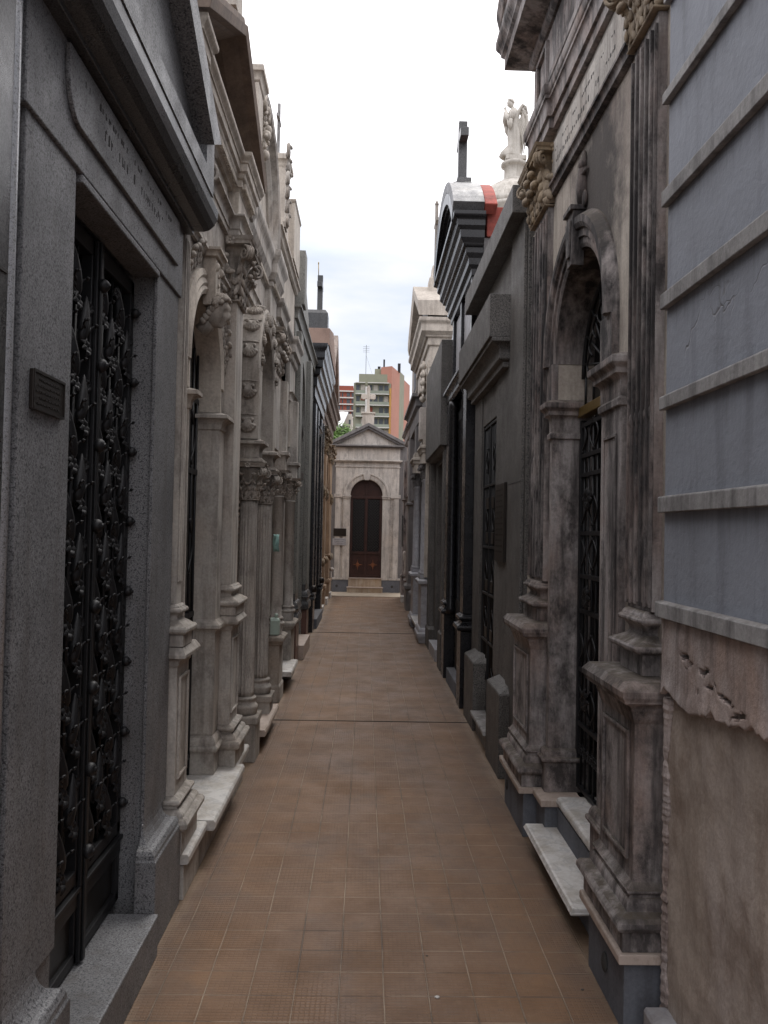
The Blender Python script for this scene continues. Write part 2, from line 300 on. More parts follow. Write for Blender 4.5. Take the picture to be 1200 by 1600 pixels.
class G:
    """mesh gatherer. Coordinates are (a, y, z): a = distance to the side of the walk's axis, sg = -1 left / +1 right"""
    def __init__(s, sg=1): s.v = []; s.f = []; s.sg = sg; s.sm = []
    def V(s, a, y, z): s.v.append((s.sg * a, y, z)); return len(s.v) - 1
    def F(s, *i, smooth=False): s.f.append(tuple(i)); s.sm.append(smooth)
    def box(s, a0, a1, y0, y1, z0, z1):
        i = [s.V(a, y, z) for z in (z0, z1) for a, y in ((a0, y0), (a1, y0), (a1, y1), (a0, y1))]
        for q in ((0, 1, 2, 3), (4, 5, 6, 7), (0, 1, 5, 4), (1, 2, 6, 5), (2, 3, 7, 6), (3, 0, 4, 7)): s.F(*[i[k] for k in q])
        return s
    def prism_yz(s, pts, a0, a1):
        """outline in (y,z) extruded between a0 and a1"""
        n = len(pts); A = [s.V(a0, y, z) for y, z in pts]; B = [s.V(a1, y, z) for y, z in pts]
        s.F(*A); s.F(*B[::-1])
        for k in range(n): s.F(A[k], A[(k + 1) % n], B[(k + 1) % n], B[k])
        return s
    def prism_az(s, pts, y0, y1):
        n = len(pts); A = [s.V(a, y0, z) for a, z in pts]; B = [s.V(a, y1, z) for a, z in pts]
        s.F(*A); s.F(*B[::-1])
        for k in range(n): s.F(A[k], A[(k + 1) % n], B[(k + 1) % n], B[k])
        return s
    def loft(s, path, prof):
        """path: (y,a) points from the wall round the front back to the wall; prof: (outward offset, z) bottom to top"""
        n = len(path); nr = []
        for k in range(n - 1):
            ty, ta = path[k + 1][0] - path[k][0], path[k + 1][1] - path[k][1]
            l = math.hypot(ty, ta); nr.append((ta / l, -ty / l))
        rings = []
        for off, z in prof:
            ring = []
            for k, (y, a) in enumerate(path):
                if k == 0: dy, da = nr[0]
                elif k == n - 1: dy, da = nr[-1]
                else:
                    dy, da = nr[k - 1][0] + nr[k][0], nr[k - 1][1] + nr[k][1]
                    q = 1 + nr[k - 1][0] * nr[k][0] + nr[k - 1][1] * nr[k][1]
                    if q < 1e-6: dy, da = nr[k]
                    else: dy, da = dy / q, da / q
                ring.append(s.V(a + da * off, y + dy * off, z))
            rings.append(ring)
        for r0, r1 in zip(rings, rings[1:]):
            for k in range(n): s.F(r0[k], r0[(k + 1) % n], r1[(k + 1) % n], r1[k])
        s.F(*rings[0][::-1]); s.F(*rings[-1]); return s
    def tube(s, pts, r, n=8, cap=True):
        """pts in (a,y,z); r number or list"""
        P = [Vector(p) for p in pts]; m = len(P); rr = r if isinstance(r, (list, tuple)) else [r] * m
        rings = []; ref = None
        for k in range(m):
            t = (P[min(k + 1, m - 1)] - P[max(k - 1, 0)]); t = t.normalized() if t.length > 1e-9 else Vector((0, 0, 1))
            if ref is None: ref = Vector((0, 0, 1)) if abs(t.z) < .9 else Vector((1, 0, 0))
            u = t.cross(ref); 
            if u.length < 1e-5: u = t.orthogonal()
            u.normalize(); w = u.cross(t).normalized(); ref = w
            rings.append([s.V(*(P[k] + (u * math.cos(2 * math.pi * j / n) + w * math.sin(2 * math.pi * j / n)) * rr[k])) for j in range(n)])
        for r0, r1 in zip(rings, rings[1:]):
            for j in range(n): s.F(r0[j], r0[(j + 1) % n], r1[(j + 1) % n], r1[j], smooth=True)
        if cap: s.F(*rings[0][::-1]); s.F(*rings[-1])
        return s
    def lathe(s, a, y, prof, n=24, flutes=0, depth=0.0, fz=(0, 0)):
        """prof: (radius,z). flutes cut between heights fz"""
        rings = []
        for r, z in prof:
            ring = []
            for j in range(n):
                t = 2 * math.pi * j / n; q = r
                if flutes and fz[0] <= z <= fz[1]: q -= depth * (0.5 + 0.5 * math.cos(t * flutes)) ** 1.0
                ring.append(s.V(a + q * math.cos(t), y + q * math.sin(t), z))
            rings.append(ring)
        for r0, r1 in zip(rings, rings[1:]):
            for j in range(n): s.F(r0[j], r0[(j + 1) % n], r1[(j + 1) % n], r1[j], smooth=(n > 10))
        s.F(*rings[0][::-1]); s.F(*rings[-1]); return s
    def ell(s, c, rad, n=10, m=7, rot=None, warp=None):
        c = Vector(c); rows = []
        for i in range(m + 1):
            ph = math.pi * i / m; row = []
            for j in range(n):
                t = 2 * math.pi * j / n
                p = Vector((math.sin(ph) * math.cos(t), math.sin(ph) * math.sin(t), math.cos(ph)))
                if warp: p = warp(p)
                p = Vector((p.x * rad[0], p.y * rad[1], p.z * rad[2]))
                if rot is not None: p = rot @ p
                row.append(s.V(*(c + p)))
            rows.append(row)
        for r0, r1 in zip(rows, rows[1:]):
            for j in range(n): s.F(r0[j], r0[(j + 1) % n], r1[(j + 1) % n], r1[j], smooth=True)
        return s
    def leaf(s, p, upv, outv, w, h, curl, *_):
        """chunky acanthus leaf: mid rib, side lobes and a rolled tip"""
        p, U, O = Vector(p), Vector(upv).normalized(), Vector(outv).normalized(); S = U.cross(O).normalized()
        O = S.cross(U).normalized(); rot = Matrix((S, O, U)).transposed()
        c = lambda t: p + U * (h * t) + O * (curl * (.10 + .55 * t ** 3))
        s.tube([c(0), c(.3), c(.6), c(.85), c(1.0) + O * curl * .12], [w * .16, w * .15, w * .13, w * .12, w * .08], 6)
        for k in range(3):
            t = .12 + k * .27
            for q_ in (-1, 1):
                s.ell(c(t) + S * (q_ * w * (.22 - .03 * k)) + O * (.03 * w), (w * .22, w * .13, h * .20), 6, 5, rot @ Matrix.Rotation(-q_ * .5, 3, 'Y'))
        s.ell(c(.93) + O * curl * .08, (w * .38, w * .2, w * .2), 8, 6, rot)
        return s
    def volute(s, c, d, up=1, r=.03, th=.010, turns=1.6, wid=None):
        """spiral roll in the vertical plane containing direction d=(a,y)"""
        c = Vector(c); D = Vector((d[0], d[1], 0)).normalized(); pts = []; rr = []
        N = int(turns * 12)
        for k in range(N + 1):
            t = k / N; ang = math.pi * .5 - t * turns * 2 * math.pi; q = r * (1 - .82 * t)
            pts.append(c + D * (q * math.cos(ang)) + Vector((0, 0, q * math.sin(ang)))); rr.append(th * (1 - .3 * t))
        return s.tube(pts, rr, 6)
    def rosette(s, c, out, r, petals=6, up=(0, 0, 1)):
        c, O = Vector(c), Vector(out).normalized(); U = Vector(up); U = (U - O * U.dot(O)).normalized(); S = U.cross(O)
        for k in range(petals):
            t = 2 * math.pi * k / petals; d = U * math.cos(t) + S * math.sin(t); e = O.cross(d)
            rows = []
            for j in range(4):
                q = j / 3; w = r * .34 * math.sin(math.pi * (.2 + .8 * q)) + r * .05
                base = c + d * (r * (.2 + .8 * q)) + O * (r * .35 * math.sin(q * math.pi * .9) + .002)
                rows.append([s.V(*(base - e * w)), s.V(*(base + O * r * .14)), s.V(*(base + e * w))])
            for j in range(3):
                for i in range(2): s.F(rows[j][i], rows[j][i + 1], rows[j + 1][i + 1], rows[j + 1][i], smooth=True)
        return s.ell(c + O * r * .12, (r * .26,) * 3, 8, 5)
    def ring_arc(s, cy, cz, prof, a_front, t0=0.0, t1=math.pi, n=28, sy=1.0):
        """archivolt: prof = list of (radius, a) closed section swept along the arc in the y-z plane"""
        rings = []
        for k in range(n + 1):
            t = t0 + (t1 - t0) * k / n
            rings.append([s.V(a, cy - math.cos(t) * r * sy, cz + math.sin(t) * r) for r, a in prof])
        m = len(prof)
        for r0, r1 in zip(rings, rings[1:]):
            for j in range(m): s.F(r0[j], r0[(j + 1) % m], r1[(j + 1) % m], r1[j])
        s.F(*rings[0][::-1]); s.F(*rings[-1]); return s
    def islands(s):
        par = list(range(len(s.v)))
        def find(x):
            while par[x] != x: par[x] = par[par[x]]; x = par[x]
            return x
        for f in s.f:
            a = find(f[0])
            for b in f[1:]: par[find(b)] = a
        gr = {}
        for k, f in enumerate(s.f): gr.setdefault(find(f[0]), []).append(k)
        cl = []
        for fs in gr.values():
            vs = [s.v[i] for k in fs for i in s.f[k]]
            lo = [min(v[i] for v in vs) - .0015 for i in range(3)]; hi = [max(v[i] for v in vs) + .0015 for i in range(3)]
            cl.append([lo, hi, fs])
        ch = True
        while ch:
            ch = False
            for i in range(len(cl)):
                for j in range(i + 1, len(cl)):
                    A_, B_ = cl[i], cl[j]
                    if all(A_[0][k] < B_[1][k] and B_[0][k] < A_[1][k] for k in range(3)):
                        cl[i] = [[min(x, y) for x, y in zip(A_[0], B_[0])], [max(x, y) for x, y in zip(A_[1], B_[1])], A_[2] + B_[2]]
                        cl.pop(j); ch = True; break
                if ch: break
        return [c[2] for c in cl]
    def build(s, name, mat, parent=None, bevel=0.0, seg=2, label=None, recalc=True, rough=0.0, split=False):
        if split:
            last = None
            for fs in s.islands():
                g2 = G(s.sg); mp_ = {}
                for k in fs:
                    idx = []
                    for i in s.f[k]:
                        if i not in mp_: mp_[i] = len(g2.v); g2.v.append(s.v[i])
                        idx.append(mp_[i])
                    g2.f.append(tuple(idx)); g2.sm.append(s.sm[k])
                last = g2.build(name, mat, parent, bevel, seg, label, recalc)
            return last
        me = bpy.data.meshes.new(name); me.from_pydata(s.v, [], s.f)
        for p, q in zip(me.polygons, s.sm): p.use_smooth = q
        bm = bmesh.new(); bm.from_mesh(me)
        if recalc: bmesh.ops.recalc_face_normals(bm, faces=bm.faces)
        bm.to_mesh(me); bm.free()
        me.materials.append(mat if not isinstance(mat, str) else M[mat])
        o = bpy.data.objects.new(name, me); scene.collection.objects.link(o)
        if parent is not None:
            o.parent = parent; o.matrix_parent_inverse = Matrix.Identity(4)
            o.location = -Vector(parent.location)  if parent.parent is None else (0, 0, 0)
        if bevel:
            b = o.modifiers.new('edge', 'BEVEL'); b.width = bevel; b.segments = seg; b.limit_method = 'ANGLE'; b.angle_limit = R(35)
            b.harden_normals = False
        if label: o['label'] = label
        return o

def q(o0, z0, o1, z1, kind='l', n=5):
    """profile pieces"""
    P = []
    for k in range(1, n + 1):
        t = k / n
        if kind == 'l': return [(o1, z1)]
        if kind == 'ovolo':    # bulges out then up (offset grows first slowly)
            P.append((o0 + (o1 - o0) * math.sin(t * math.pi / 2), z0 + (z1 - z0) * (1 - math.cos(t * math.pi / 2))))
        elif kind == 'cavetto':
            P.append((o0 + (o1 - o0) * (1 - math.cos(t * math.pi / 2)), z0 + (z1 - z0) * math.sin(t * math.pi / 2)))
        elif kind == 'torus':
            P.append((o0 + (o1 - o0) * t + abs(z1 - z0) * .5 * math.sin(t * math.pi), z0 + (z1 - z0) * (1 - math.cos(t * math.pi)) / 2))
        elif kind == 'scotia':
            P.append((o0 + (o1 - o0) * t - abs(z1 - z0) * .35 * math.sin(t * math.pi), z0 + (z1 - z0) * t))
        elif kind == 'cyma':
            P.append((o0 + (o1 - o0) * (t - math.sin(2 * math.pi * t) / (2 * math.pi)), z0 + (z1 - z0) * t))
    return P
def prof(start, *segs):
    P = [start]
    for sg_ in segs:
        o1, z1, k = sg_; o0, z0 = P[-1]
        P += q(o0, z0, o1, z1, k)
    return P

def wall_arch(g, y0, y1, z0, z1, a0, a1, oy0, oy1, oz0, spring, n=24, el=None):
    """wall slab with an arched opening; opening from oz0"""
    r = (oy1 - oy0) / 2; c = (oy0 + oy1) / 2; rz = el or r
    arc = [(c - r * math.cos(math.pi * k / n), spring + rz * math.sin(math.pi * k / n)) for k in range(n + 1)]
    pts = [(y0, z0), (oy0, z0)] + arc + [(oy1, z0), (y1, z0), (y1, z1), (y0, z1)]
    return g.prism_yz(pts, a0, a1)

# ---------------------------------------------------------------- ornament
def capital(g, yc, ac, hy, ha, z0, z1, rnd=False, n=3, fl=1.0):
    """Corinthian capital, square (pilaster) or round"""
    H = z1 - z0; e = .13 * H
    g.loft([(yc - hy, ac + ha), (yc - hy, ac - ha), (yc + hy, ac - ha), (yc + hy, ac + ha)],
           prof((.012, z0), (.014, z0 + .03 * H, 'torus'), (0, z0 + .06 * H, 'l'), (-.002, z0 + .5 * H, 'l'), (e, z0 + .86 * H, 'cavetto'))) if not rnd else \
        g.lathe(ac, yc, [(ha + .012, z0), (ha + .016, z0 + .02 * H), (ha + .008, z0 + .05 * H), (ha, z0 + .06 * H), (ha, z0 + .5 * H), (ha + e * .6, z0 + .75 * H), (ha + e * 1.3, z0 + .86 * H)], 20)
    pr_ = prof((e * .9, z0 + .87 * H), (e * 1.7, z0 + .89 * H, 'l'), (e * 1.9, z0 + .95 * H, 'cavetto'), (e * 2.1, z1, 'l'))
    if rnd: h2 = ha * .85
    path = [(yc - hy, ac + ha), (yc - hy, ac - ha), (yc + hy, ac - ha), (yc + hy, ac + ha)] if not rnd else \
        [(yc - ha, ac + ha), (yc - ha, ac - ha), (yc + ha, ac - ha), (yc + ha, ac + ha)]
    g.loft(path, pr_)
    spots1, spots2 = [], []
    if rnd:
        for k in range(8):
            t = 2 * math.pi * k / 8
            d = (math.cos(t), math.sin(t)); spots1.append(((ac + ha * d[0], yc + ha * d[1]), d))
            t += math.pi / 8; d = (math.cos(t), math.sin(t)); spots2.append(((ac + ha * d[0], yc + ha * d[1]), d))
        w = 2 * math.pi * ha / 8 * 1.1; dirs = [(sx_, sy_) for sx_ in (-1, 1) for sy_ in (-1, 1)]
    else:
        w = 2 * hy / n * 1.0
        for k in range(n):
            yy = yc - hy + (k + .5) * 2 * hy / n; spots1.append(((ac - ha, yy), (-1, 0)))
        for k in range(n + 1):
            yy = yc - hy + k * 2 * hy / n; spots2.append(((ac - ha, yy), (-1, -.8 if k == 0 else (.8 if k == n else 0))))
        m = max(1, round(2 * ha / w))
        for sgn in (-1, 1):
            for k in range(m):
                aa = ac + ha - (k + .5) * 2 * ha / m; spots1.append(((aa, yc + sgn * hy), (0, sgn)))
            for k in range(m): spots2.append(((ac + ha - k * 2 * ha / m, yc + sgn * hy), (0, sgn)))
        dirs = [(-1, -1), (-1, 1)]
    for (p, d) in spots1: g.leaf((p[0], p[1], z0 + .05 * H), (0, 0, 1), (d[0], d[1], 0), w, .42 * H, .30 * H)
    for (p, d) in spots2: g.leaf((p[0], p[1], z0 + .12 * H), (0, 0, 1), (d[0], d[1], 0), w * .95, .62 * H, .34 * H)
    for d in dirs:
        l = math.hypot(*d); hx = ha + e * 1.25; hyy = (hy if not rnd else ha) + e * 1.25
        cc = (ac + (hx if d[0] > 0 else -hx), yc + (hyy if d[1] > 0 else -hyy), z0 + .74 * H)
        for o_ in (-.012, .0, .012): g.volute((cc[0] + d[1] * o_, cc[1] - d[0] * o_, cc[2]), d, 1, .12 * H, .022 * H + .002)
        g.tube([(ac + d[0] * ha * .9, yc + d[1] * (hy if not rnd else ha) * .9, z0 + .5 * H), (cc[0] - d[0] * .02, cc[1] - d[1] * .02, z0 + .70 * H), (cc[0], cc[1], cc[2] + .12 * H)], [.02 * H, .035 * H, .03 * H], 6)
    g.rosette((ac - (ha + e * 1.75), yc, z0 + .93 * H), (-1, 0, 0), .09 * H, 5)
    g.rosette((ac, yc - ((hy if not rnd else ha) + e * 1.75), z0 + .93 * H), (0, -1, 0), .09 * H, 5)
    return g

def stone_head(g, c, f, s):
    """carved female head with swept-back wavy hair looking along f"""
    f = Vector(f).normalized(); u = Vector((0, 0, 1)); u = (u - f * u.dot(f)).normalized(); w = u.cross(f)
    rot = Matrix((f, w, u)).transposed()
    def bumpf(p, d, amp, wdt):
        q_ = (p - Vector(d).normalized()).length; return amp * math.exp(-(q_ / wdt) ** 2)
    def face(p):
        k = 1.0
        k += bumpf(p, (1, 0, -.14), .42, .15) + bumpf(p, (1, 0, .06), .22, .12)          # nose
        k += bumpf(p, (1, 0, -.42), .20, .13) - bumpf(p, (1, 0, -.47), .12, .06)          # lips
        k += bumpf(p, (.85, 0, -.80), .26, .22)                                             # chin
        for sy_ in (-1, 1):
            k -= bumpf(p, (.9, .36 * sy_, .10), .26, .16); k += bumpf(p, (.9, .34 * sy_, .08), .12, .08)
            k += bumpf(p, (.88, .30 * sy_, .34), .13, .18) + bumpf(p, (.8, .5 * sy_, -.22), .05, .25)
        return p * k
    g.ell(c, (.36 * s, .33 * s, .5 * s), 40, 32, rot, face)
    rnd = random.Random(3)
    for k in range(70):       # hair
        t = rnd.uniform(-1.25, 1.25); h = rnd.uniform(0.0, 1.0)
        d = Vector((-.15 + .75 * h - .2 * abs(t), math.sin(t) * .95, math.cos(t) * .95)).normalized()
        p = Vector(c) + rot @ Vector((d.x * .37 * s, d.y * .37 * s, d.z * .52 * s))
        g.ell(p, (.13 * s, .085 * s, .085 * s), 7, 5, rot @ Matrix.Rotation(t * .5, 3, 'Z'))
    g.tube([Vector(c) + rot @ Vector((-.08 * s, 0, -.3 * s)), Vector(c) + rot @ Vector((-.3 * s, 0, -.72 * s))], [.21 * s, .25 * s], 12)
    for q_ in (-1, 1):
        for k in range(5): g.ell(Vector(c) + rot @ Vector(((.02 - .06 * k) * s, q_ * (.32 - .01 * k) * s, (.15 - .14 * k) * s)), (.12 * s, .08 * s, .12 * s), 8, 6, rot)

def scroll_s(g, a, y, z, h, w, r=.006, flip=1):
    """wrought C scroll pair in the plane a = const"""
    pts = []
    for k in range(25):
        t = k / 24; ang = (t - .5) * 4.2 * math.pi * .62; rad = w * (.25 + .75 * (1 - abs(2 * t - 1)))
        pts.append((a, y + flip * (rad * math.cos(ang) - w * .5), z + h * .5 * math.sin((t - .5) * math.pi) + rad * .25 * math.sin(ang)))
    g.tube(pts, r, 5)

def bud(g, a, y, z, h, r, tilt=0.0, out=.0):
    rot = Matrix.Rotation(tilt, 3, 'X')
    g.ell((a, y, z), (r, r, h * .5), 9, 8, rot, lambda p: Vector((p.x * (1 - .45 * p.z), p.y * (1 - .45 * p.z), p.z)))

def cross(g, a, y, z0, h, w, t, arm=.34, alongy=True, flare=0.0):
    g.box(a - t / 2, a + t / 2, y - t / 2, y + t / 2, z0, z0 + h)
    az = z0 + h * .70
    if alongy:
        g.box(a - t / 2 + .002, a + t / 2 - .002, y - w / 2, y - t / 2, az - t / 2, az + t / 2)
        g.box(a - t / 2 + .002, a + t / 2 - .002, y + t / 2, y + w / 2, az - t / 2, az + t / 2)
    else:
        g.box(a - w / 2, a - t / 2, y - t / 2 + .002, y + t / 2 - .002, az - t / 2, az + t / 2)
        g.box(a + t / 2, a + w / 2, y - t / 2 + .002, y + t / 2 - .002, az - t / 2, az + t / 2)
    return g
def rect_path(y0, y1, af, ab): return [(y0, ab), (y0, af), (y1, af), (y1, ab)]

# ---------------------------------------------------------------- setting: ground and pavement
g = G(); n = 60
g.F(*[g.V(x, y, -.012) for x, y in ((-400, -60), (400, -60), (400, 420), (-400, 420))]); tag(g.build('ground', 'ground'), kind='structure')
g = G(); xs = [-1.3 + 2.75 * i / 14 for i in range(15)]; ys = [-6 + 28.2 * j / 110 for j in range(111)]
idx = [[g.V(x, y, .0022 * noise.noise(Vector((x * 1.4, y * 1.1, 0)))) for x in xs] for y in ys]
for j in range(110):
    for i in range(14): g.F(idx[j][i], idx[j][i + 1], idx[j + 1][i + 1], idx[j + 1][i], smooth=True)
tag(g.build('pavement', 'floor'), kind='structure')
g = G(); g.box(-1.3, 1.45, 7.035, 7.047, .0, .0045); g.box(-1.3, 1.45, 13.1, 13.11, .0, .0045)
tag(g.build('pavement_joint', plain('joint tar', (0.03, 0.026, 0.024), .9)), kind='structure')
g = G(); g.box(-1.2, 1.3, 20.3, 21.9, -.01, .012)
tag(g.build('cross_path', plain('pale paving', (0.33, 0.27, 0.20), .9, 0, .3, 3)), kind='structure')

# ================================================================ LEFT SIDE
SG = -1
def tomb(name, label, y, a=.85, sg=-1, group=None): return thing(name, label, 'mausoleum', (sg * a, y, 0), group)

# ---- L0 dark polished granite corner at the frame edge
t = tomb('dark_granite_mausoleum', 'dark polished granite tomb cut by the left frame edge with pale rounded sky-sheen corner strip', 1.4)
g = G(SG); g.box(.815, 2.6, .2, 1.88, -.01, 4.6); g.build('wall', 'granite_dk', t, .004)
g = G(SG); g.lathe(.835, 1.895, [(.026, 0), (.026, 4.6)], 20); g.build('corner_bead', 'granite_pol', t)
g = G(SG); g.box(.816, .85, 1.883, 1.89, 2.16, 2.166); g.box(.812, .8155, .3, 1.87, 2.16, 2.167); g.build('joint_line', 'engrave', t)

# ---- L1 grey granite mausoleum with bronze-black double door
t = tomb('granite_mausoleum', 'grey granite tomb at near left with black wrought iron double door and bronze plaque', 2.8)
g = G(SG)
g.prism_yz([(1.955, 0), (2.34, 0), (2.34, 2.6), (3.27, 2.6), (3.27, 0), (3.615, 0), (3.615, 3.15), (1.955, 3.15)], .845, 1.15)
g.box(1.152, 2.7, 1.955, 3.60, 0, 3.4); g.build('wall', 'granite', t, .004)
g = G(SG)
for y0, y1 in ((1.99, 2.335), (3.255, 3.61)):
    g.box(.832, .846, y0, y1, .44, 2.6)
g.build('pilaster', 'granite', t, .003, split=True)
g = G(SG)
for y0, y1 in ((1.93, 2.27), (3.17, 3.60)):
    g.loft(rect_path(y0, y1, .762, .84), prof((0, 0), (0, .34, 'l'), (-.006, .345, 'l'), (-.008, .36, 'l'), (-.018, .375, 'l'), (-.07, .455, 'ovolo')))
g.build('plinth', 'granite', t, .003, split=True)
g = G(SG); g.box(.745, 1.10, 2.275, 3.165, 0, .155); g.build('door_sill', 'granite', t, .006)
# lintel with stepped lower edge and raised inscription field
g = G(SG)
g.box(.822, .8445, 1.96, 3.63, 2.60, 2.90); g.box(.8225, .93, 2.36, 3.25, 2.575, 2.599)
g.build('lintel', 'granite', t, .004)
g = G(SG)
arc = [(2.30, 2.70)] + [(2.30 - .10 * math.sin(k / 8 * math.pi / 2) - 0, 2.70 + .12 * (1 - math.cos(k / 8 * math.pi / 2)) * 1.0) for k in range(1, 9)]
pts = [(3.50, 2.70), (3.50, 2.885), (2.20, 2.885)] + [(y, z) for y, z in arc[::-1]]
g.prism_yz(pts, .808, .8215); g.build('inscription_panel', 'granite', t, .003)
g = G(SG); rnd = random.Random(5)
for row, zc, hh, y0, y1 in ((0, 2.835, .018, 2.32, 3.38), (1, 2.775, .030, 2.50, 3.2)):     # weathered, unreadable incised letters
    y = y0
    while y < y1:
        w = rnd.uniform(.010, .022)
        if rnd.random() < .8: g.box(.8072, .8082, y, y + w * .35, zc - hh * rnd.uniform(.3, .5), zc + hh * .5)
        if rnd.random() < .6: g.box(.8070, .8083, y + w * .4, y + w, zc + hh * rnd.choice((-.4, 0, .4)), zc + hh * rnd.choice((-.2, .2, .55)) + .004)
        y += w + rnd.uniform(.008, .02) + (.06 if rnd.random() < .12 else 0)
g.build('inscription', 'engrave', t)
g = G(SG)
g.loft(rect_path(1.86, 3.625, .83, 1.1), prof((.0, 2.895), (.045, 2.895, 'l'), (.045, 2.915, 'l'), (.06, 2.918, 'l'), (.135, 3.03, 'ovolo'), (.135, 3.036, 'l')))
g.build('cornice', 'granite_dk', t, .002)
g = G(SG)     # low gabled parapet with sunk tympanum
yc = 2.79; e0, e1 = 1.86, 3.60; ze = 3.27; za = 3.67
g.prism_yz([(e0, 3.037), (e1, 3.037), (e1, ze), (yc, za), (e0, ze)], .735, 1.10); g.build('parapet', 'granite_r', t, .004)
g = G(SG)
o_ = [(e0, 3.037), (e1, 3.037), (e1, ze), (yc, za), (e0, ze)]
i_ = [(e0 + .16, 3.115), (e1 - .16, 3.115), (e1 - .16, ze - .075), (yc, za - .13), (e0 + .16, ze - .075)]
for k in range(5):
    a_, b_ = o_[k], o_[(k + 1) % 5]; c_, d_ = i_[(k + 1) % 5], i_[k]
    w = .075 if k == 2 or k == 3 else .045
    g.prism_yz([a_, b_, c_, d_], .735 - w, .7345)
g.build('raking_frame', 'granite_r', t)
# door
dr = G(SG); A = .945
for y0, y1 in ((2.345, 2.385), (2.77, 2.803), (2.811, 2.85), (3.225, 3.265)): dr.box(A - .02, A + .02, y0, y1, .165, 2.555)
for z0, z1, e in ((.165, .20, .02), (.345, .40, .024), (.40, .415, .034), (.425, .47, .02), (2.5, 2.555, .02)):
    dr.box(A - e, A + .019, 2.347, 2.80, z0, z1); dr.box(A - e, A + .019, 2.813, 3.263, z0, z1)
door = dr.build('double_door', 'iron', t, .003)
g = G(SG)
for y0, y1 in ((2.37, 2.785), (2.825, 3.245)): g.box(A - .004, A + .016, y0, y1, .19, .35)
g.build('door_panel', 'ironpanel', door, .003, split=True)
g = G(SG); g.box(A - .034, A - .02, 2.783, 2.835, .165, 2.555); g.box(A - .042, A - .034, 2.797, 2.821, .165, 2.555)
g.build('meeting_stile', 'iron', door, .003)
g = G(SG)
for k in range(8):
    z = .52 + k * .27
    g.lathe(0, 0, [(0, 0)], 3) if False else None
    g.ell((A - .045, 2.809, z), (.022, .024, .024), 10, 8); g.ell((A - .062, 2.809, z), (.008, .010, .010), 8, 6)
    g.ell((A - .030, 3.245, z + .02), (.020, .018, .020), 10, 8); g.ell((A - .046, 3.245, z + .02), (.008, .008, .008), 8, 6)
    g.ell((A - .030, 2.366, z + .02), (.020, .018, .020), 10, 8)
g.build('stud', 'iron', door, split=True)
g = G(SG)
for s0 in (2.385, 2.85):
    wd = .38
    for k, yy in enumerate((.09, .19, .29)):
        g.tube([(A, s0 + yy, .47), (A, s0 + yy, 2.5)], .007, 6)
    for col, yy in enumerate((.045, .14, .24, .335)):
        z = .54 + (col % 2) * .13
        while z < 2.44:
            Y0 = s0 + yy
            bud(g, A - .012, Y0, z + .045, .17, .021, (-.25 if col % 2 else .25))
            for s_ in (-1, 1):
                g.leaf((A - .010, Y0 + s_ * .01, z - .03), (0, s_ * .35, 1), (-1, s_ * .5, 0), .03, .075, .05, 2, 2, 5)
                g.tube([(A, Y0, z - .05), (A - .004, Y0 + s_ * .03, z - .035), (A - .004, Y0 + s_ * .042, z - .008), (A - .004, Y0 + s_ * .026, z + .004)], .004, 5)
            g.rosette((A - .014, Y0, z - .052), (-1, 0, .25), .036, 7)
            g.rosette((A - .010, Y0 + (.047 if col % 2 else -.047), z + .09), (-1, -.2, .1), .024, 6)
            z += .26
g.build('floral_grille', 'iron', door)
g = G(SG); g.box(1.0, 1.01, 2.345, 3.265, .16, 2.59); g.build('glass_pane', 'pane', door)
pl = G(SG); pl.box(.821, .832, 2.052, 2.262, 1.885, 1.985); pq = pl.build('plaque', 'bronze', t, .002)
g = G(SG); rnd = random.Random(2)
g.box(.8185, .8212, 2.052, 2.262, 1.978, 1.985); g.box(.8185, .8212, 2.052, 2.262, 1.885, 1.891); g.box(.8185, .8212, 2.052, 2.058, 1.891, 1.978); g.box(.8185, .8212, 2.256, 2.262, 1.891, 1.978)
for r_ in range(5):
    z = 1.965 - r_ * .015; y = 2.07 + rnd.uniform(0, .02); e = 2.245 - rnd.uniform(0, .03)
    while y < e: w = rnd.uniform(.006, .02); g.box(.8198, .8212, y, y + w, z - .004, z); y += w + .005
g.build('plaque_lettering', 'bronze', pq)

# ---- L2 carved limestone mausoleum with the head keystone
t = tomb('arched_limestone_mausoleum', 'carved limestone tomb at left with female head keystone over its arch and broad marble step', 4.5)
w2 = G(SG); wall_arch(w2, 3.63, 5.36, .2, 3.34, .868, 1.13, 3.94, 4.78, .2, 2.40)
w2.box(1.132, 2.7, 3.625, 5.35, 0, 4.3); w2.box(.752, 1.0, 3.63, 5.36, 0, .148); w2.build('wall', 'pale', t, .003)
g = G(SG)
g.prism_az([(.735, .155), (.728, .165), (.728, .19), (.735, .20), (.95, .20), (.95, .155)], 3.615, 4.03)
g.prism_az([(.700, .150), (.690, .162), (.690, .19), (.700, .203), (1.13, .203), (1.13, .150)], 4.035, 5.0)
g.prism_az([(.735, .155), (.728, .165), (.728, .19), (.735, .20), (.95, .20), (.95, .155)], 5.005, 5.47)
g.build('marble_step', 'marble', t, .003, split=True)
pp = prof((0, .2), (0, .30, 'l'), (-.004, .302, 'l'), (.004, .36, 'torus'), (-.030, .39, 'cavetto'), (-.032, .40, 'l'), (-.024, .43, 'torus'), (-.045, .44, 'l'),
          (-.047, .99, 'l'), (-.040, 1.0, 'l'), (-.038, 1.015, 'l'), (-.004, 1.035, 'cavetto'), (-.002, 1.052, 'l'), (-.022, 1.082, 'l'), (-.06, 1.085, 'l'))
pb = prof((-.018, 1.086), (-.018, 1.135, 'l'), (-.020, 1.137, 'l'), (-.016, 1.175, 'torus'), (-.030, 1.185, 'l'), (-.052, 1.22, 'scotia'), (-.045, 1.225, 'l'), (-.045, 1.25, 'torus'), (-.06, 1.265, 'cavetto'))
